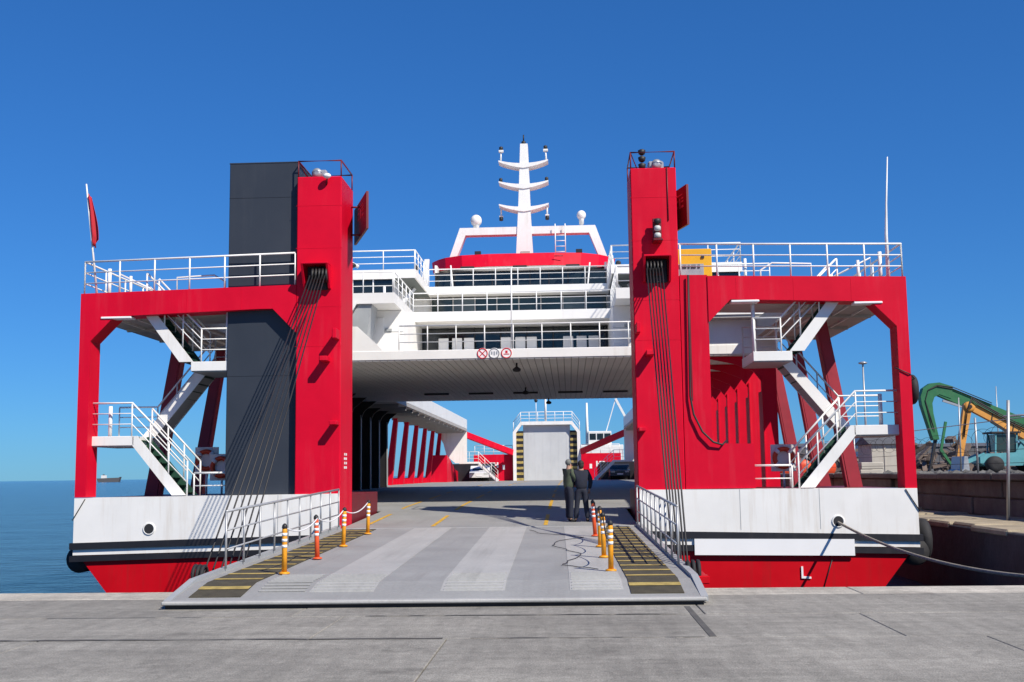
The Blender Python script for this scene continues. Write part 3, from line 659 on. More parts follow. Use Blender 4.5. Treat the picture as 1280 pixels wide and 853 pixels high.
# three round prohibition signs on the deck edge
def psign(x, kind):
    lathe('prohibition_sign', [(.175, 0), (.175, .012)], (x, 35.998, 5.60), 'sign_w', slabA, 28, 'y')
    torus('sign_ring', (x, 35.984, 5.60), .155, .018, 'sign_r' if kind != 1 else 'galv', slabA, 'y', 28, 6)
    if kind == 0:
        for a in (1, -1): beam('sign_stroke', (x - .1, 35.98, 5.60 - .1 * a), (x + .1, 35.98, 5.60 + .1 * a), .01, .025, 'sign_r', slabA)
    elif kind == 1:
        for a in (-.08, 0, .08): box('sign_figure', (x + a - .022, 35.978, 5.54 + abs(a) * .3), (x + a + .022, 35.986, 5.66), 'galv', slabA, 0)
    else:
        box('sign_bar', (x - .09, 35.978, 5.555), (x + .09, 35.986, 5.58), 'sign_r', slabA, 0); box('sign_figure', (x - .035, 35.978, 5.60), (x + .035, 35.986, 5.68), 'sign_r', slabA, 0)
for i, x in enumerate((-.71, -.33, .06)): psign(x, i)
# lower saloon front with dark panes
def windowband(name, x0, x1, y, z0, z1, n, mt, frame='white', host=None, depth=.10, rake=0.0):
    wb_ = box(name, (x0, y + .06, z0), (x1, y + .16, z1), 'dark', host or F, 0.005)
    dx = (x1 - x0) / n
    for i in range(n):
        a, c = x0 + i * dx + .025, x0 + (i + 1) * dx - .025
        box('pane', (a, y + .03, z0 + .08), (c, y + .06, z1 - .05), mt if (i * 7 + n) % 5 else ('glassl' if n < 9 else mt), wb_, 0)
    for i in range(n + 1):
        a = x0 + i * dx; box('mullion', (a - .025, y, z0), (a + .025, y + .06, z1), frame, wb_, 0.004)
    return wb_
windowband('lower_saloon_front', -3.55, 8.5, 43.0, 5.75, 7.35, 12, 'glass', 'black')
windowband('upper_saloon_front', -3.7, 3.7, 47.2, 7.72, 9.20, 8, 'glassg', 'ceildark')
box('lower_saloon_wall', (-8.6, 43.17, 5.745), (8.6, 55.9, 7.33), 'white', F)
box('upper_saloon_wall', (-8.0, 47.4, 7.705), (8.0, 55.5, 9.19), 'white', F)
# upper passenger deck with its forward wings
slabB = prism('upper_passenger_deck', [(-8.6, 36.4), (-3.6, 36.4), (-3.6, 41.0), (3.6, 41.0), (3.6, 36.4), (8.6, 36.4), (8.6, 56.0), (-8.6, 56.0)], 'z', 7.35, 7.70, 'white', F)
railing([(-3.62, 36.45, 7.70), (-3.62, 41.05, 7.70), (3.62, 41.05, 7.70), (3.62, 36.45, 7.70)], F, h=.70, nr=3, gap=.92, r=.02)
for s in (-1, 1): railing([(s * 8.55, 36.45, 7.70), (s * 3.66, 36.45, 7.70)], F, h=.70, nr=3, gap=1.0, r=.02)
slabC = prism('bridge_deck', [(-8.6, 42.3), (-3.7, 42.3), (-3.7, 46.5), (3.7, 46.5), (3.7, 42.3), (8.6, 42.3), (8.6, 56.0), (-8.6, 56.0)], 'z', 9.22, 9.55, 'white', F)
railing([(-3.72, 42.35, 9.55), (-3.72, 46.55, 9.55), (3.72, 46.55, 9.55), (3.72, 42.35, 9.55)], F, h=.74, nr=3, gap=.92, r=.02)
for s in (-1, 1): railing([(s * 8.55, 42.35, 9.55), (s * 3.74, 42.35, 9.55)], F, h=.74, nr=3, gap=1.15, r=.022)
for s in (-1, 1): railing([(s * 8.55, 42.35, 9.55), (s * 8.55, 55.9, 9.55)], F, h=.74, nr=3, gap=1.6, r=.022)
for s in (-1, 1):
    # white deckhouse, stair and sloping bulwark at each side of the lower deck
    S = lambda a, c: sorted((s * a, s * c))
    x0, x1 = S(3.55, 8.6); dh = box('side_deckhouse', (x0, 38.0, 5.745), (x1, 43.0, 7.345), 'white', F, .01)
    box('deckhouse_door', (s * 4.5 - .3, 37.96, 5.8), (s * 4.5 + .3, 38.0, 7.1), 'white', dh, .02)
    box('deckhouse_seam', (x0, 37.994, 6.60), (x1, 38.0, 6.62), 'grey', dh, 0)
    box('deckhouse_vent', (s * 4.05 - .12, 37.95, 6.62), (s * 4.05 + .12, 38.0, 6.72), 'grey', dh)
    # stair between lower and upper decks
    stp = prism('side_stair', [(s * 4.35, 7.40), (s * 4.75, 7.40), (s * 5.55, 6.15), (s * 4.98, 5.95), (s * 4.55, 6.2)], 'y', 36.5, 37.6, 'grey', F)
    prism('side_stringer', [(s * 4.80, 7.42), (s * 4.92, 7.42), (s * 5.62, 6.3), (s * 5.50, 6.25)], 'y', 36.38, 36.49, 'white', stp)
    for i in range(5): beam('side_tread', (s * (4.95 + .13 * i), 36.42, 7.3 - .24 * i), (s * (5.3 + .1 * i), 36.42, 7.3 - .24 * i), .06, .05, 'white', stp)
    prism('sloping_bulwark', [(s * 8.6, 5.74), (s * 3.95, 5.74), (s * 3.95, 5.80), (s * 4.75, 6.55), (s * 8.6, 6.62)], 'y', 36.02, 36.12, 'white', F)
    lf = prism('launch_cradle', [(s * 8.6, 7.30), (s * 5.5, 7.30), (s * 5.05, 6.75), (s * 5.0, 6.62), (s * 8.6, 6.62)], 'y', 35.4, 36.0, 'white', F)
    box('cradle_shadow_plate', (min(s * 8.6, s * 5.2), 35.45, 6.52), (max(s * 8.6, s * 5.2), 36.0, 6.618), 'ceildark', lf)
    wb2 = windowband('upper_side_front', min(s * 8.5, s * 4.55), max(s * 8.5, s * 4.55), 42.4, 7.72, 9.2, 5, 'glass', 'white')
    x0, x1 = S(4.56, 4.64); box('upper_side_wall', (x0, 42.58, 7.705), (x1, 47.3, 9.19), 'white', F)
    x0, x1 = S(3.76, 8.5); box('wing_soffit', (x0, 42.4, 9.195), (x1, 47.15, 9.216), 'soffit', F, 0)
    for a in (4.6, 5.4, 6.6, 7.8): bar('deck_pillar', (s * a, 36.6 if a > 5 else 40.5, 7.70), (s * a, 36.6 if a > 5 else 40.5, 8.6), .05, 'rail', F)
    # boat davit on the wing
    tube('davit', [(s * 5.6, 37.0, 7.7), (s * 5.6, 37.0, 8.55), (s * 5.45, 37.0, 8.75), (s * 5.1, 37.0, 8.8), (s * 4.9, 37.0, 8.68)], .06, 'rail', F)
    sphere('davit_head', (s * 5.15, 36.9, 8.72), .14, 'wire', F, (1.4, 1, .7))
    # inclined ladder between bridge deck and upper deck
    beam('inclined_ladder', (s * 4.0, 45.4, 9.5), (s * 4.35, 41.2, 7.75), .06, .16, 'rail', F)
    beam('inclined_ladder', (s * 4.4, 45.4, 9.5), (s * 4.75, 41.2, 7.75), .06, .16, 'rail', F)
    bar('searchlight_pole', (s * 4.15, 46.2, 9.55), (s * 4.15, 46.2, 10.2), .03, 'rail', F)
    lathe('searchlight', [(.04, 0), (.10, .04), (.11, .16), (.06, .2)], (s * 4.15, 46.1, 10.28), 'wire', F, 14, 'y')
    prism('bridge_wing_post', [(s * 3.9, 9.56), (s * 4.2, 9.56), (s * 4.0, 10.9), (s * 3.8, 10.9)], 'y', 47.4, 47.55, 'white', F)
bar('jack_staff', (.22, 36.1, 5.76), (.24, 36.1, 8.4), .022, 'rail', F)
for s in (-1, 1):
    for z in (5.0, 6.0, 7.5, 8.6): box('weld_seam', (min(s * 3.64, s * 4.82), 27.996, z), (max(s * 3.64, s * 4.82), 28.0, z + .010), 'red', TL if s < 0 else TR, 0)
    for x in (6.2, 7.6, 9.0): box('weld_seam', (s * x - .005, 27.996, 5.99 - (x - 5) * .02), (s * x + .005, 28.0, 6.53 - (x - 5) * .02), 'red', F, 0)
# bridge
brw = windowband('wheelhouse_front', -3.75, 3.75, 49.3, 9.56, 10.65, 9, 'glass', 'black')
for s in (-1, 1): 
    ch = raw('wheelhouse_side', [(s * 3.8, 49.4, 9.56), (s * 3.8, 55, 9.56), (s * 3.8, 55, 11.0), (s * 3.8, 49.4, 11.0), (s * 3.7, 49.5, 9.56), (s * 3.7, 55, 9.56), (s * 3.7, 55, 11), (s * 3.7, 49.5, 11)], [[0, 1, 2, 3], [7, 6, 5, 4], [0, 4, 5, 1], [1, 5, 6, 2], [2, 6, 7, 3], [3, 7, 4, 0]], 'white', F)
    bar('wheelhouse_stay', (s * 2.9, 48.6, 9.56), (s * 3.05, 49.0, 10.9), .035, 'rail', F)
for i in range(9):
    x = -3.1 + i * .72
    if i in (1, 2, 6, 7): lathe('window_lamp', [(.05, 0), (.10, .02), (.10, .1), (.05, .12)], (x, 48.2, 9.56), 'sign_w', F, 12)
# red roof with chamfered corners, grey underside
xs_ = [-4.15, -4.0, -3.75, -3.4, -2.6, -1.4, .05, 1.5, 2.7, 3.5, 3.85, 4.1, 4.25]
fy = lambda x: 49.0 + 2.2 * (abs(x - .05) / 4.2) ** 5
pl_t = [(x, fy(x) + .12) for x in xs_] + [(4.25, 55.5), (-4.15, 55.5)]
pl_b = [((x - .05) * .98 + .05, fy(x) - .15) for x in xs_] + [(4.15, 55.5), (-4.05, 55.5)]
N_ = len(pl_t)
zt_ = lambda y: 11.40 + min(1, max(0, (y - 49) / 2.4)) * .08
def shell(name, top, bot, mt, par): return raw(name, top + bot, [list(range(N_)), list(range(N_, 2 * N_))[::-1]] + [[i, (i + 1) % N_, N_ + (i + 1) % N_, N_ + i] for i in range(N_)], mt, par)
roof = shell('wheelhouse_roof', [(x, y, zt_(y)) for x, y in pl_t], [(x, y, zt_(y) - .60 + (.08 if y > 50 else 0)) for x, y in pl_b], 'red', F)
shell('roof_soffit', [(x * .995, y + .03, zt_(y) - .605 + (.08 if y > 50 else 0)) for x, y in pl_b], [(x * .93, y + .75, 10.64) for x, y in pl_b], 'white', roof)
for x in (-2.3, 0, 2.3): box('roof_lamp_bar', (x - .3, 48.72, 10.72), (x + .3, 48.95, 10.80), 'wire', roof)
bar('red_roof_marker', (1.5, 48.87, 11.2), (1.9, 48.87, 11.2), .02, 'dkred', roof)
# portal arch
ZR = 11.42
ar = prism('radar_arch', [(-3.30, ZR), (-2.78, 12.90), (3.36, 12.90), (3.88, ZR), (3.52, ZR), (3.08, 12.56), (-2.52, 12.56), (-2.98, ZR)], 'y', 50.5, 51.0, 'white', F)
mast = prism('mast', [(-.24, ZR), (.54, ZR), (.44, 13.9), (.42, 15.0), (.36, 16.75), (.02, 16.75), (-.05, 15.0), (-.10, 13.9)], 'y', 50.45, 51.05, 'white', F)
mast['label'] = 'white tapered mast with three crosstrees'
for z, up_ in ((15.75, 1), (14.78, 1), (13.72, -1)):
    pts_t = []; pts_b = []
    for i in range(13):
        u_ = -1 + i / 6; x = .15 + u_ * 1.13; zz = z + .15 * abs(u_) ** 2
        pts_t.append((x, zz + .08)); pts_b.append((x, zz + .02 - .16 * (1 - abs(u_)) ** .8))
    cr = prism('crosstree', pts_t + pts_b[::-1], 'y', 50.40, 51.1, 'white', mast)
    for s in (-1, 1):
        x = .15 + s * 1.05
        if up_ > 0 and z > 15:
            bar('lamp_stand', (x, 50.75, z + .2), (x - s * .03, 50.75, z + .78), .045, 'rail', mast, 8, .03)
            lathe('mast_lamp', [(.05, 0), (.09, .02), (.09, .14), (.05, .17)], (x - s * .03, 50.75, z + .80), 'wire', mast, 12)
            box('lamp_collar', (x - s * .03 - .11, 50.65, z + .70), (x - s * .03 + .11, 50.85, z + .79), 'white', mast)
        elif up_ > 0: lathe('mast_lamp', [(.05, 0), (.08, .02), (.08, .15), (.04, .18)], (x, 50.75, z + .28), 'wire', mast, 12)
        else:
            bar('lamp_stand', (x, 50.75, z + .22), (x, 50.75, z - .28), .04, 'rail', mast); box('lamp_collar', (x - .09, 50.65, z - .30), (x + .09, 50.85, z - .24), 'white', mast)
            lathe('mast_lamp', [(.05, 0), (.09, .02), (.09, .15), (.05, .18)], (x, 50.75, z - .48), 'wire', mast, 12)
lathe('mast_lamp', [(.05, 0), (.10, .02), (.10, .16), (.05, .2)], (.17, 50.75, 16.76), 'wire', mast, 12)
bar('mast_tip', (.17, 50.75, 16.95), (.17, 50.75, 17.25), .03, 'wire', mast)
box('mast_door', (-.02, 50.42, ZR + .05), (.40, 50.45, ZR + .34), 'ceildark', mast)
for (x, z, rr) in ((-2.05, 13.28, .26), (2.75, 13.42, .21)):
    sphere('radar_dome', (x, 50.75, z), rr, 'white', F, (1, 1, 1.05)); lathe('dome_base', [(rr * .5, -.42), (rr * .55, -.2), (rr * .8, -.10)], (x, 50.75, z), 'white', F, 16)
bar('dome_stem', (2.75, 50.75, 12.9), (2.75, 50.75, 13.12), .06, 'rail', F)
ldr = bar('ladder', (1.55, 50.3, ZR), (1.55, 50.3, 12.95), .025, 'rail', F)
bar('ladder_side', (2.0, 50.3, ZR), (2.0, 50.3, 12.95), .025, 'rail', ldr)
for i in range(4): bar('rung', (1.55, 50.3, ZR + .25 + i * .25), (2.0, 50.3, ZR + .25 + i * .25), .018, 'rail', ldr)
for x in (-1.9, 2.6): box('roof_light', (x - .14, 49.6, ZR + .05), (x + .14, 49.75, ZR + .22), 'wire', F)

# ------------------------------------------------------------------ things on the ferry
def chair(x, y, z, label):
    t_ = empty('deck_chair', (x, y, z), label, 'chair', 'white chairs on the lower passenger deck')
    box('backrest', (x - .19, y + .30, z + .42), (x + .19, y + .36, z + 1.15), 'sign_w', t_, .03)
    box('seat', (x - .20, y - .12, z + .38), (x + .20, y + .32, z + .44), 'sign_w', t_, .02)
    for a in (-.17, .17):
        for c in (-.08, .30): bar('leg', (x + a, y + c, z), (x + a, y + c, z + .38), .02, 'rail', t_)
        box('armrest', (x + a * 1.25 - .03, y - .1, z + .60), (x + a * 1.25 + .03, y + .32, z + .63), 'sign_w', t_, .01)
cx = [-2.62, -2.12, -1.68, -.33, .20, .62, 1.95, 2.44, 2.88]
grp = ['port', 'middle', 'starboard']; pos = ['first', 'second', 'third']
for i, x in enumerate(cx):
    chair(x * 1.03 + .03, 42.15, 5.745, '%s white chair from the left in the %s cluster behind the lower deck railing' % (pos[i % 3], ['leftmost', 'middle', 'rightmost'][i // 3]))
# yellow locker with grey front and black lettering-like handles
t_ = empty('yellow_locker', (5.4, 30.2, 6.5), 'bright yellow steel frame locker with grey shutter beside the right tower', 'locker')
box('frame', (4.86, 30.0, 6.5), (5.88, 30.9, 7.66), 'ylw', t_, .02)
box('shutter', (4.90, 29.97, 6.60), (5.66, 30.0, 7.25), 'galv', t_, .005)
for z in (6.72, 6.86): box('shutter_bar', (4.9, 29.955, z), (5.66, 29.97, z + .05), 'dark', t_, 0)
for x, ww in ((4.98, .08), (5.1, .1), (5.24, .05), (5.33, .12), (5.5, .06)): box('handle', (x, 29.95, 7.13), (x + ww, 29.97, 7.22), 'dark', t_, 0)
box('catch', (5.60, 29.97, 7.40), (5.68, 30.0, 7.46), 'dark', t_, 0)
# flag and whip aerial
t_ = empty('ensign_flag', (-10.05, 28.3, 6.5), 'limp dark red flag on a leaning white staff at the left bow corner', 'flag')
bar('staff', (-10.05, 28.3, 6.46), (-10.42, 28.3, 9.40), .032, 'rail', t_, 8, .02)
vs = []; fs = []
for i in range(13):
    u_ = i / 12; z = 9.15 - u_ * 1.35; xl = -10.39 + (9.15 - z) * .126
    wd = .10 + .17 * math.sin(u_ * 2.6) * (.6 + .4 * u_)
    for k in range(7):
        q = k / 6; vs.append((xl + .02 + wd * q * (.9 if u_ < .9 else .5) - .06 * math.sin(u_ * 3) * (1 - q), 28.3 + .07 * math.sin(q * 9 + u_ * 2), z - .12 * q))
for i in range(12):
    for k in range(6): a = i * 7 + k; fs.append([a, a + 1, a + 8, a + 7])
fl = raw('cloth', vs, fs, 'flag', t_, True); fl.modifiers.new('thick', 'SOLIDIFY').thickness = .006
tag(tube('whip_aerial', [(10.06, 28.5, 6.40), (10.06, 28.5, 7.6), (10.10, 28.5, 8.4), (10.19, 28.5, 9.62)], [.05, .04, .025, .014], 'rail'), 'tall thin white whip aerial above the right bow railing', 'aerial')
# tyre fenders
def tyre(x, y, z, label, ax='x', rr=.21, r=.10):
    o = torus('tyre_fender', (x, y, z), rr, r, 'rubber', None, ax, 28, 12); o.scale = (1, 1, 1.15); tag(o, label, 'tyre', 'tyres hung as fenders')
tyre(10.46, 28.4, 3.70, 'black tyre hung on the outside of the right bow column', 'x', .22, .105)
tyre(10.62, 28.7, .05, 'grey black tyre between the right hull corner and the pier', 'x', .30, .14)
tube('tyre_line', [(9.95, 27.98, 4.22), (10.3, 27.97, 4.05), (10.46, 28.15, 3.95)], .014, 'wire', F)
# mooring rope
def sag(a, c, d, n=24):
    a, c = Vector(a), Vector(c); o = []
    for i in range(n + 1): u_ = i / n; p = a.lerp(c, u_); p.z -= d * 4 * u_ * (1 - u_); o.append(p)
    return o
mr_ = sag((8.42, 27.9, .50), (9.6, 15.2, .32), .42)
tag(tube('mooring_rope', [(8.42, 28.12, .53)] + mr_, .032, 'rope'), 'thick pale mooring rope sagging from the right bow fairlead to the quay', 'rope')
mb = lathe('mooring_bollard', [(.24, 0), (.24, .06), (.15, .10), (.14, .42), (.22, .46), (.22, .56), (.14, .60)], (9.75, 15.1, 0), 'wire', None, 20); tag(mb, 'black iron mooring bollard at the end of the mooring rope', 'bollard')

# flexible delineator posts and their chains
zz = lambda y: zr(y) + .012
PL = [(-2.42, 17.6), (-2.44, 20.0), (-2.50, 22.6), (-2.60, 25.9)]
PR = [(2.60, 17.6), (2.56, 19.8), (2.55, 21.9), (2.52, 24.6)]
lab = ['nearest', 'second nearest', 'third nearest', 'farthest']
for side_, P_, ora in (('left', PL, 1), ('right', PR, 3)):
    for i, (x, y) in enumerate(P_):
        z = zz(y); mt = 'post_o' if i == ora else 'post_y'
        t_ = empty('delineator_post', (x, y, z), '%s %s delineator post of the %s row on the ramp' % (lab[i], 'red orange' if i == ora else 'yellow', side_), 'bollard', 'delineator posts along the ramp')
        t_.rotation_euler = (rnd.uniform(-.05, .05), rnd.uniform(-.05, .05), rnd.uniform(0, 3))
        lathe('base', [(.085, 0), (.085, .02), (.05, .035)], (x, y, z), mt, t_, 16)
        lathe('tube', [(.042, .03), (.040, .36), (.040, .66), (.034, .69)], (x, y, z), mt, t_, 16)
        for h in (.40, .49, .58): lathe('reflective_band', [(.0425, h), (.0425, h + .045)], (x, y, z), 'sign_w', t_, 16)
        lathe('cap', [(.036, .69), (.045, .70), (.04, .74), (.012, .77)], (x, y, z), 'wire', t_, 14)
    for i in range(3):
        a, c = P_[i], P_[i + 1]
        p = sag((a[0], a[1], zz(a[1]) + .71), (c[0], c[1], zz(c[1]) + .71), .13 if side_ == 'left' else .30, 16)
        tag(tube('chain', p, .012, 'sign_w' if side_ == 'left' else 'wire', None, 6), '%s chain hung between the %s and %s delineator posts of the %s row' % ('pale' if side_ == 'left' else 'dark', lab[i], lab[i + 1], side_), 'chain', 'chains between delineators')
# thin dark line drawn in for the chain shadows on the ramp
cb = [(1.05, 26.6), (1.35, 25.4), (1.9, 24.9), (2.25, 24.2), (1.75, 23.4), (1.65, 22.3), (1.95, 21.2), (2.2, 20.3), (1.95, 19.2), (1.85, 18.5), (2.2, 18.1), (2.5, 17.75)]
cp = []
for i in range(len(cb) - 1):
    for k in range(5): u_ = k / 5; cp.append((cb[i][0] * (1 - u_) + cb[i + 1][0] * u_ + .03 * math.sin(i * 7 + k), cb[i][1] * (1 - u_) + cb[i + 1][1] * u_, zr(cb[i][1] * (1 - u_) + cb[i + 1][1] * u_) + .02))
tag(tube('chain_shadow_line', cp, .006, 'wire', None, 6), 'thin dark line drawn in for the chain shadows lying in curves on the right half of the ramp', 'shadow line')
# lifebuoys on the deck beside the stairs
def buoy(x, y, z, label):
    t_ = empty('lifebuoy', (x, y, z - .3), label, 'lifebuoy', 'lifebuoys by the stairs')
    box('backboard', (x - .33, y + .07, z - .36), (x + .33, y + .10, z + .36), 'white', t_)
    torus('ring', (x, y, z), .24, .065, 'orange', t_, 'y', 24, 10)
    for a in (0, 90, 180, 270):
        q = R(a + 45); c_ = Vector((x + .24 * math.cos(q), y, z + .24 * math.sin(q))); d = Vector((-math.sin(q), 0, math.cos(q))) * .05
        bar('grip_band', c_ - d, c_ + d, .071, 'sign_w', t_, 10)
    bar('bracket', (x, y + .085, 1.3), (x, y + .085, z - .36), .03, 'rail', t_)
buoy(-8.0, 31.0, 2.25, 'orange lifebuoy on a white board, left of the pair behind the left stair')
buoy(-7.45, 30.6, 2.05, 'orange lifebuoy on a white board, right of the pair behind the left stair')
buoy(7.75, 31.0, 2.10, 'orange lifebuoy on a white board behind the right stair')
# vehicles left on the car deck
def car(x, y, z, mt, label, w_=1.7, L=4.2, h=1.42):
    t_ = empty('parked_car', (x, y, z), label, 'car')
    prof = [(0, .32), (.02, .70), (.35, .82), (1.05, .90), (1.65, h), (3.05, h), (3.85, .95), (L, .88), (L, .32)]
    prism('body', [(y + a, z + c) for a, c in prof], 'x', x - w_ / 2, x + w_ / 2, mt, t_)
    raw('windscreen', [(x - .68, y + 1.10, z + .95), (x + .68, y + 1.10, z + .95), (x + .6, y + 1.60, z + h - .05), (x - .6, y + 1.60, z + h - .05)], [[0, 1, 2, 3]], 'glass', t_)
    for a in (-1, 1):
        box('headlight', (x + a * .6 - .17, y - .01, z + .60), (x + a * .6 + .17, y + .03, z + .74), 'lamp', t_)
        for c in (.8, 3.35): lathe('wheel', [(.1, 0), (.31, .02), (.31, .18), (.1, .2)], (x + a * (w_ / 2 - .08) - .1, y + c, z + .31), 'rubber', t_, 16, 'x')
    box('number_plate', (x - .25, y - .02, z + .42), (x + .25, y, z + .53), 'sign_w', t_, 0)
car(6.3, 97.8, 1.2, 'cardark', 'dark car parked under the right stern stair', h=1.35)
car(-5.9, 99.5, 1.2, 'carwhite', 'white car parked under the left stern stair', h=1.35)

# ------------------------------------------------------------------ people
def skinned(name, pts, edges, rad, mt, parent, root=0, sub=2):
    c = Vector(pts[root]); me = bpy.data.meshes.new(name)
    me.from_pydata([Vector(p) - c for p in pts], edges, []); me.materials.append(M[mt])
    o = link(name, me, c, parent); o.modifiers.new('skin', 'SKIN'); s_ = o.modifiers.new('sub', 'SUBSURF'); s_.levels = s_.render_levels = sub
    for i, q in enumerate(rad):
        v = me.skin_vertices[0].data[i]; v.radius = q if isinstance(q, tuple) else (q, q); v.use_root = (i == root)
    o.modifiers['skin'].use_smooth_shade = True
    return o
def person(x, y, z, turn, H, top, cap, label, armsL, armsR, stance):
    """turn: heading in degrees, 0 faces +Y. arms: (elbow, wrist) offsets in the body frame, unit = body height"""
    t_ = empty('person', (x, y, z), label, 'person')
    ca, sa = math.cos(R(turn)), math.sin(R(turn))
    def B(a, f_, h): return (x + (a * ca - f_ * sa) * H, y + (a * sa + f_ * ca) * H, z + h * H)
    sp, fwd = stance
    J = dict(pel=(0, 0, .53), waist=(0, .0, .62), chest=(0, .005, .74), neck=(0, .0, .835), head=(0, .012, .885), crown=(0, .012, .955),
             hl=(-.052, 0, .515), kl=(-.06 - sp * .4, .012 + fwd * .5, .285), al=(-.065 - sp, fwd, .045), tl=(-.075 - sp, .085 + fwd, .018),
             hr=(.052, 0, .515), kr=(.06 + sp * .4, .012 - fwd * .5, .285), ar=(.065 + sp, -fwd, .045), tr=(.075 + sp, .085 - fwd, .018),
             sl=(-.105, 0, .80), el=armsL[0], wl=armsL[1], sr=(.105, 0, .80), er=armsR[0], wr=armsR[1])
    ks = list(J); ix = {k: i for i, k in enumerate(ks)}
    pts = [B(*J[k]) for k in ks]
    E_ = [('pel', 'waist'), ('waist', 'chest'), ('chest', 'neck'), ('neck', 'head'), ('head', 'crown'), ('pel', 'hl'), ('hl', 'kl'), ('kl', 'al'), ('al', 'tl'), ('pel', 'hr'), ('hr', 'kr'), ('kr', 'ar'), ('ar', 'tr'),
          ('chest', 'sl'), ('sl', 'el'), ('el', 'wl'), ('chest', 'sr'), ('sr', 'er'), ('er', 'wr')]
    rd = dict(pel=.060, waist=.056, chest=.070, neck=.032, head=.046, crown=.036, hl=.040, kl=.028, al=.022, tl=.018, hr=.040, kr=.028, ar=.022, tr=.018, sl=.028, el=.021, wl=.018, sr=.028, er=.021, wr=.018)
    edges = [(ix[a], ix[c]) for a, c in E_]; rad = [rd[k] * H for k in ks]
    # hands: palm and five curled fingers of different length
    for sd, wk, ek in ((-1, 'wl', 'el'), (1, 'wr', 'er')):
        wv, ev = Vector(J[wk]), Vector(J[ek]); d = (wv - ev).normalized(); sx = d.cross(Vector((0, 1, 0.2))).normalized()
        palm = wv + d * .045; pts.append(B(*palm)); rad.append((.020 * H, .012 * H)); pi_ = len(pts) - 1; edges.append((ix[wk], pi_))
        for k, ln in enumerate((.040, .046, .043, .034)):
            a1 = palm + d * ln * .55 + sx * (k - 1.5) * .012; a2 = palm + d * ln + sx * (k - 1.5) * .013 + Vector((0, .014, 0))
            for q, pr_ in ((a1, pi_), (a2, None)):
                pts.append(B(*q)); rad.append(.0052 * H); edges.append((pr_ if pr_ is not None else len(pts) - 2, len(pts) - 1))
        th = palm - d * .02 + sx * -.03 * sd + Vector((0, .015, 0)); pts.append(B(*th)); rad.append(.0058 * H); edges.append((pi_, len(pts) - 1))
    skinned('body', pts, edges, rad, 'skin', t_, 0, 1)
    def sub(names, es, rads, mt, nm): 
        id_ = {k: i for i, k in enumerate(names)}
        return skinned(nm, [B(*J[k]) for k in names], [(id_[a], id_[c]) for a, c in es], [q * H if not isinstance(q, tuple) else (q[0] * H, q[1] * H) for q in rads], mt, t_)
    J['hem'] = (0, 0, .50); J['col'] = (0, -.003, .825)
    sub(['chest', 'waist', 'hem', 'col', 'sl', 'el', 'wl', 'sr', 'er', 'wr'], [('chest', 'waist'), ('waist', 'hem'), ('chest', 'col'), ('chest', 'sl'), ('sl', 'el'), ('el', 'wl'), ('chest', 'sr'), ('sr', 'er'), ('er', 'wr')],
        [(.112, .098), (.108, .09), (.108, .088), .042, .052, .041, .030, .052, .041, .030], top, 'jacket')
    J['wst'] = (0, 0, .575)
    sub(['pel', 'wst', 'hl', 'kl', 'al', 'hr', 'kr', 'ar'], [('pel', 'wst'), ('pel', 'hl'), ('hl', 'kl'), ('kl', 'al'), ('pel', 'hr'), ('hr', 'kr'), ('kr', 'ar')], [.088, .09, .064, .047, .040, .064, .047, .040], 'navy', 'trousers')
    for a, t__ in (('al', 'tl'), ('ar', 'tr')): sub([a, t__], [(a, t__)], [.034, .026], 'wire', 'boot')
    # face and headgear
    for a in (-.016, .016): sphere('eye', B(a, .055, .92), .006 * H, 'dark', t_)
    sphere('nose', B(0, .062, .905), .009 * H, 'skin', t_); sphere('mouth', B(0, .056, .886), .010 * H, 'flag', t_, (1, .5, .4))
    for a in (-.046, .046): sphere('ear', B(a, .01, .91), .012 * H, 'skin', t_, (.5, .8, 1.3))
    hd = sphere('cap' if cap == 'capg' else 'hair', B(0, .0, .942), .056 * H, cap, t_, (.92, 1.05, .95))
    if cap == 'capg':
        q = B(0, .07, .935); lathe('cap_brim', [(.03 * H, 0), (.045 * H, .004), (.03 * H, .008)], q, cap, t_, 14)
    else: sphere('hair_back', B(0, -.022, .905), .046 * H, cap, t_, (.95, .8, 1.1))
    return t_
person(1.97, 29.4, zdeck(29.4), -62, 1.60, 'olive', 'capg', 'person in olive jacket and grey cap facing the other on the deck edge', ((-.15, .05, .66), (-.10, .17, .62)), ((.145, .06, .67), (.07, .17, .64)), (.015, .02))
person(2.29, 29.3, zdeck(29.3), 12, 1.57, 'navy', 'hair', 'person in dark navy clothes seen from behind, beside the olive jacket', ((-.145, .03, .66), (-.09, .14, .60)), ((.16, .0, .66), (.15, .06, .53)), (.03, .015))

# ------------------------------------------------------------------ harbour beyond the pier
PZ = 1.42
def boom(name, a, c, w0, w1, mt, parent, th=.35):
    """tapered box girder in the x-z plane"""
    a, c = Vector(a), Vector(c); d = (c - a).normalized(); u_ = Vector((-d.z, 0, d.x))
    vs = [p + u_ * k * q / 2 + Vector((0, e * th / 2, 0)) for e in (-1, 1) for p, q, k in ((a, w0, -1), (c, w1, -1), (c, w1, 1), (a, w0, 1))]
    return raw(name, vs, [[0, 1, 2, 3], [7, 6, 5, 4], [0, 4, 5, 1], [1, 5, 6, 2], [2, 6, 7, 3], [3, 7, 4, 0]], mt, parent)
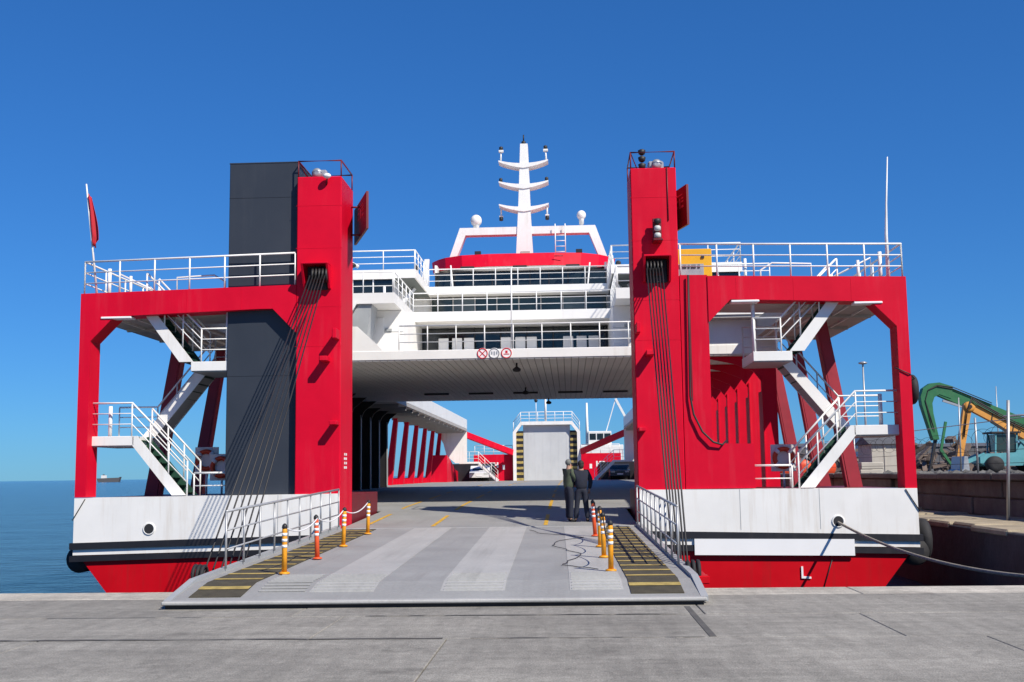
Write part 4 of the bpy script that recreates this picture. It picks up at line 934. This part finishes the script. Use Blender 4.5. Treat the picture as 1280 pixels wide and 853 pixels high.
# yellow excavator, boom reaching left
Y = 80
t_ = empty('excavator', (36.5, Y, PZ), 'yellow excavator with long boom folded down beside the teal loader', 'excavator')
boom('main_boom', (35.2, Y, 3.0), (29.7, Y, 6.0), .80, .50, 'cyel', t_, .5)
boom('stick', (29.55, Y, 6.15), (28.65, Y, 1.9), .58, .36, 'cyel', t_, .4)
for k in (-.12, .0, .12): tube('hydraulic_hose', [(34.5, Y - .32 + k * .3, 3.75 + k), (32.2, Y - .32, 4.98 + k), (30.2, Y - .34, 6.15 + k), (29.75, Y - .36, 6.5 + k), (29.45, Y - .30, 5.9), (29.1, Y - .28, 4.0 + k)], .035, 'wire', t_, 6)
for (x, z) in ((29.62, 5.98), (28.75, 2.1), (31.0, 4.92), (33.6, 3.1)): lathe('pin', [(.06, 0), (.13, .01), (.13, .03)], (x, Y - .34, z), 'wire', t_, 12, 'y')
for u_ in (.25, .5, .75): boom('boom_rib', (35.2 - 5.5 * u_ - .06, Y - .27, 2.7 + 3.0 * u_), (35.2 - 5.5 * u_ + .06, Y - .27, 3.25 + 3.0 * u_), .06, .06, 'wire', t_, .03)
lathe('elbow_joint', [(.2, 0), (.36, .02), (.36, .56), (.2, .58)], (29.62, Y + .28, 5.98), 'cyel', t_, 18, 'y')
boom('boom_cylinder', (33.8, Y - .35, 3.0), (31.0, Y - .35, 4.9), .16, .16, 'wire', t_, .16)
boom('stick_cylinder', (31.6, Y, 5.45), (29.9, Y, 6.55), .15, .15, 'wire', t_, .15)
prism('bucket', [(28.2, 1.9), (29.0, 1.95), (29.2, 1.55), (28.9, PZ), (28.3, PZ)], 'y', Y - .6, Y + .6, 'wire', t_)
box('upper_body', (34.6, Y - 1.3, 2.6), (38.6, Y + 1.3, 4.2), 'cyel', t_, .1); box('cab', (35.0, Y - 1.35, 3.2), (36.4, Y - .2, 5.2), 'cyel', t_, .08)
box('cab_window', (35.1, Y - 1.37, 3.9), (36.3, Y - 1.35, 5.0), 'glass', t_, 0)
for a in (-1.2, .7):
    o = prism('crawler_track', [(34.2, PZ + .3), (34.6, PZ), (38.2, PZ), (38.6, PZ + .3), (38.6, PZ + .7), (38.2, PZ + 1.0), (34.6, PZ + 1.0), (34.2, PZ + .7)], 'y', Y + a, Y + a + .5, 'rubber', t_)
box('turntable', (35.4, Y - .6, PZ + 1.0), (37.4, Y + .6, 2.6), 'wire', t_)
# green material handler further back
Y = 88
t_ = empty('material_handler', (38.5, Y, PZ), 'green material handler crane with bent arm behind the yellow boom', 'crane')
boom('main_boom', (37.5, Y, 4.4), (30.1, Y, 7.75), 1.1, .85, 'cgreen', t_, .6)
pts = [(31.0, Y, 7.55), (30.3, Y, 7.75), (29.7, Y, 7.75), (29.25, Y, 7.45), (29.1, Y, 6.9), (29.3, Y, 5.8), (29.75, Y, 4.0)]
ol = [(31.2, 7.95), (30.2, 8.28), (29.5, 8.22), (28.95, 7.85), (28.72, 7.25), (28.78, 6.6), (29.5, 3.9), (29.95, 3.95), (29.62, 5.9), (29.58, 6.7), (29.75, 7.15), (30.15, 7.38), (31.0, 7.05)]
prism('arm', ol, 'y', Y - .34, Y + .34, 'cgreen', t_)
for k in (0, .14): tube('hydraulic_hose', [(34, Y - .38, 6.5 + k), (31.2, Y - .38, 7.75 + k), (30.0, Y - .4, 8.0 + k * .5), (29.3, Y - .4, 7.7), (29.05, Y - .4, 6.9), (29.4 + k, Y - .38, 5.0), (29.7, Y - .3, 4.0)], .035, 'wire', t_, 6)
boom('fold_cylinder', (33.0, Y - .2, 6.0), (30.4, Y - .2, 6.9), .16, .16, 'galv', t_, .16)
prism('arm_web', [(x * .985 + 29.6 * .015, z * .985 + 6.8 * .015) for x, z in ol[3:11]], 'y', Y - .37, Y - .34, 'cgreen', t_)
boom('arm_cylinder', (30.6, Y, 5.3), (30.1, Y, 3.0), .18, .18, 'cgreen', t_, .18)
for k, (a, c) in enumerate(((29.3, 29.2), (30.3, 31.1))): boom('grab_tine', (29.8 if k == 0 else 30.1, Y, 4.1 if k == 0 else 3.2), (c, Y, PZ + .2), .22, .12, 'wire' if k == 0 else 'cgreen', t_, .3)
box('upper_body', (36.5, Y - 1.4, 3.0), (40.5, Y + 1.4, 4.8), 'cgreen', t_, .1); box('chassis', (36.0, Y - 1.3, PZ + .5), (41, Y + 1.3, 2.9), 'wire', t_)
for a in (36.6, 40.2): lathe('wheel', [(.2, 0), (.55, .03), (.55, .4), (.2, .43)], (a, Y - 1.35, PZ + .55), 'rubber', t_, 18, 'y')
# teal wheel loader
Y = 74
t_ = empty('wheel_loader', (29.6, Y, PZ), 'faded teal wheel loader parked above the retaining wall', 'loader')
prism('engine_body', [(27.80, PZ + .65), (27.80, PZ + 1.05), (28.20, PZ + 1.25), (30.00, PZ + 1.3), (30.40, PZ + 1.9), (30.80, PZ + 1.2), (32.40, PZ + 1.0), (32.40, PZ + .5), (28.20, PZ + .45)], 'y', Y - .8, Y + .8, 'teal', t_)
for x in (28.80, 30.10):
    for e in (-.7, .7): beam('cab_pillar', (x, Y + e, PZ + 1.25), (x + .08, Y + e, PZ + 2.5), .09, .09, 'teal', t_, (0, 1, 0))
box('cab_roof', (28.60, Y - .85, PZ + 2.5), (30.40, Y + .85, PZ + 2.62), 'wire', t_); box('cab_glass', (28.90, Y - .66, PZ + 1.35), (30.10, Y + .66, PZ + 2.45), 'glassg', t_)
prism('rear_fin', [(30.20, PZ + 2.1), (30.50, PZ + 2.1), (32.00, PZ + 1.0), (31.40, PZ + 1.0)], 'y', Y - .86, Y - .80, 'teal', t_)
for x in (28.60, 31.10):
    for e in (-1.0, .7): lathe('wheel', [(.2, 0), (.54, .04), (.54, .36), (.2, .4)], (x, Y + e + .2, PZ + .54), 'rubber', t_, 20, 'y')
for e in (-.5, .5): beam('lift_arm', (28.20, Y + e, PZ + 1.2), (26.70, Y + e, PZ + .6), .12, .25, 'teal', t_)
prism('bucket', [(26.10, PZ + .05), (27.00, PZ + .05), (26.90, PZ + 1.1), (26.70, PZ + 1.1), (26.60, PZ + .3)], 'y', Y - 1.2, Y + 1.2, 'galv', t_)
# scaffold style fence posts with razor wire on the ledge and wall
t_ = empty('razor_wire_fence', (13.6, 31, .36), 'rusty pipe fence with razor wire coils on the pier ledge', 'fence')
bar('fence_post', (13.55, 31.0, .33), (13.75, 31.0, 3.55), .045, 'galv', t_); bar('fence_post', (14.35, 31.2, .33), (14.35, 31.2, 3.6), .05, 'wire', t_)
bar('fence_rail', (13.6, 31.0, 3.12), (15.4, 31.0, 3.22), .03, 'galv', t_)
bar('fence_rail', (15.3, 31.0, 3.22), (15.3, 62.0, 3.22), .014, 'galv', t_); 
for yy in (38, 46, 54, 62): bar('fence_post', (15.3, yy, 1.55), (15.3, yy, 3.4), .035, 'galv', t_)
pts = []
for i in range(460): a = i * .42; q = .30 + .06 * math.sin(i * .13); pts.append((15.3 + q * math.cos(a), 31 + i * .07 + .25 * math.sin(i * .045), 2.7 + .1 * math.sin(i * .03) + q * math.sin(a)))
tube('razor_coil', pts, .006, 'wire', t_, 5)
for zz_ in (1.9, 2.3): bar('fence_wire', (15.3, 31, zz_), (15.3, 62, zz_), .008, 'wire', t_, 5)
# lamp posts
def lamp_post(x, y, h, label):
    t2 = empty('lamp_post', (x, y, PZ), label, 'lamp post', 'harbour lamp posts')
    bar('pole', (x, y, PZ), (x, y, PZ + h), .09, 'galv', t2, 8, .05)
    lathe('lamp_head', [(.08, 0), (.26, .05), (.28, .12), (.10, .18)], (x, y, PZ + h), 'galv', t2, 14)
lamp_post(20.5, 72, 6.9, 'slim grey harbour lamp post seen through the right bow portal')
# sheds, containers and stacks seen through the portal
def shed(x0, x1, y, z1, mt, label, name='shed', d=8):
    t2 = empty(name, ((x0 + x1) / 2, y, PZ), label, name.replace('_', ' ')); box('wall', (x0, y, PZ), (x1, y + d, z1), mt, t2, .02)
    prism('roof', [(y - .2, z1), (y + d / 2, z1 + .5), (y + d + .2, z1)], 'x', x0 - .15, x1 + .15, 'shed', t2)
    n_ = int((x1 - x0) / 1.5)
    for i in range(n_): box('wall_rib', (x0 + (i + .5) * 1.5 - .04, y - .04, PZ), (x0 + (i + .5) * 1.5 + .04, y, z1), mt, t2, 0)
    return t2
shed(19.2, 21.2, 66, 3.2, 'beige', 'cream container hut behind the right bow column', 'container', 3)
shed(46, 96, 150, 4.6, 'shed', 'long low dark warehouse beyond the machines')
shed(26, 45, 152, 4.9, 'shed', 'short dark warehouse seen beside the green grab')
shed(31.5, 36.5, 120, 5.6, 'blue', 'blue grey site office above the teal loader', 'site_office', 5)
def drum(x, y, label):
    t2 = empty('cable_drum', (x, y, PZ), label, 'cable drum', 'orange drums on the pier')
    for k in (0, .5): lathe('flange', [(.15, 0), (.5, .01), (.5, .07), (.15, .08)], (x, y + k, PZ + .5), 'orange', t2, 18, 'y')
    lathe('core', [(.28, 0), (.28, .44)], (x, y + .45, PZ + .5), 'dkred', t2, 14, 'y')
for i, (x, y) in enumerate(((15.75, 62), (15.95, 69), (16.1, 76))): drum(x, y, '%s orange cable drum seen past the right stair' % ['nearest', 'middle', 'farthest'][i])
t_ = empty('stacked_crates', (17.0, 58, PZ), 'white plastic crates stacked on the pier beyond the right stair', 'crate')
for i in range(2): box('crate', (16.4 + .05 * (i % 2), 57.5, PZ + i * .36), (17.5 + .05 * (i % 2), 58.4, PZ + .34 + i * .36), 'beige', t_, .03)
# rubble and clutter on the pier top
bm = bmesh.new()
for i in range(260):
    x, y = 15.7 + abs(rnd.gauss(0, 6)), rnd.uniform(30, 75); r_ = rnd.uniform(.05, .30)
    g = bmesh.ops.create_icosphere(bm, subdivisions=1, radius=r_)
    for v in g['verts']: v.co *= rnd.uniform(.7, 1.2); v.co.z *= .65; v.co += Vector((x, y, PZ + r_ * .3))
me = bpy.data.meshes.new('rubble'); bm.to_mesh(me); bm.free(); me.materials.append(M['pier'])
tag(link('rubble', me, (0, 0, 0), None), 'grey concrete rubble scattered along the pier top', 'rubble', None, 'stuff')
bm = bmesh.new()
for i in range(420):
    x = 17 + rnd.uniform(0, 34); y = rnd.uniform(92, 108); h = max(.1, 2.1 - abs(x - 33) * .06 + rnd.gauss(0, .5)); L_ = rnd.uniform(.6, 2.6)
    g = bmesh.ops.create_cube(bm, size=1.0); rot = Matrix.Rotation(rnd.uniform(0, 6.28), 4, 'Z') @ Matrix.Rotation(rnd.uniform(-.8, .8), 4, 'Y')
    bmesh.ops.transform(bm, matrix=Matrix.Translation((x, y, PZ + rnd.uniform(0, h))) @ rot @ Matrix.Diagonal((L_, rnd.uniform(.1, .9), rnd.uniform(.06, .35), 1)), verts=g['verts'])
me = bpy.data.meshes.new('scrap_heap'); bm.to_mesh(me); bm.free(); me.materials.append(M['scrap'])
tag(link('scrap_heap', me, (0, 0, 0), None), 'long heap of rusty scrap metal behind the machines on the pier', 'scrap heap', None, 'stuff')
for i, (x, y, h) in enumerate(((25.5, 70, 4.6), (37, 95, 7.0), (30.5, 66, 3.9))):
    tag(bar('utility_pole', (x, y, PZ), (x + .1, y, PZ + h), .06, 'galv', None, 8, .035), '%s thin grey pole rising from the pier among the machines' % ['leftmost', 'tallest', 'shortest'][i], 'pole')
# moored workboat beyond the stern
t_ = empty('workboat', (7.5, 150, -1.4), 'white workboat with tall mast moored beyond the stern', 'boat')
prism('hull', [(-2, -1.5), (17, -1.5), (18.5, 2.0), (-3, 2.0)], 'y', 147, 155, 'blue', t_)
box('deckhouse', (3.5, 148, 2.0), (9, 153, 5.4), 'white', t_, .05); box('wheelhouse', (4.5, 148.5, 5.4), (7.5, 152, 7.2), 'white', t_, .05)
for i in range(3): box('window', (4.7 + i * .95, 148.46, 6.1), (5.5 + i * .95, 148.5, 6.9), 'glass', t_, 0)
bar('mast', (4.4, 150, 5.4), (4.4, 150, 11.0), .24, 'rail', t_, 8, .12); beam('derrick', (8.2, 150, 11.5), (11.0, 150, 6.0), .3, .3, 'rail', t_)
beam('derrick', (8.2, 150, 11.4), (6.9, 150, 7.2), .12, .12, 'rail', t_)
# distant cargo ship on the horizon
Y = 1500
t_ = empty('cargo_ship', (-615, Y, -1.4), 'tiny distant cargo ship on the horizon at the left', 'ship')
prism('hull', [(-630, 3.6), (-600, 4.4), (-598, 5.4), (-600, -1.4), (-628, -1.4)], 'y', Y, Y + 6, 'shed', t_)
box('superstructure', (-624, Y + .5, 3.4), (-618, Y + 5, 7.6), 'white', t_, 0); box('funnel', (-622.5, Y + 2, 7.6), (-620.5, Y + 4, 9), 'shed', t_, 0)
# low hills across the bay behind the stern
vs = []; fs = []
for i in range(41):
    x = 40 + i * 60; h = 16 + 10 * math.sin(i * .6) + 6 * math.sin(i * 1.7 + 1); h *= min(1, i / 4)
    vs += [(x, 2600, -2), (x, 2700, h), (x, 3200, -2)]
for i in range(40):
    for k in range(2): a = i * 3 + k; fs.append([a, a + 1, a + 4, a + 3])
tag(raw('hills', vs, fs, 'hill', None, True), kind='structure')
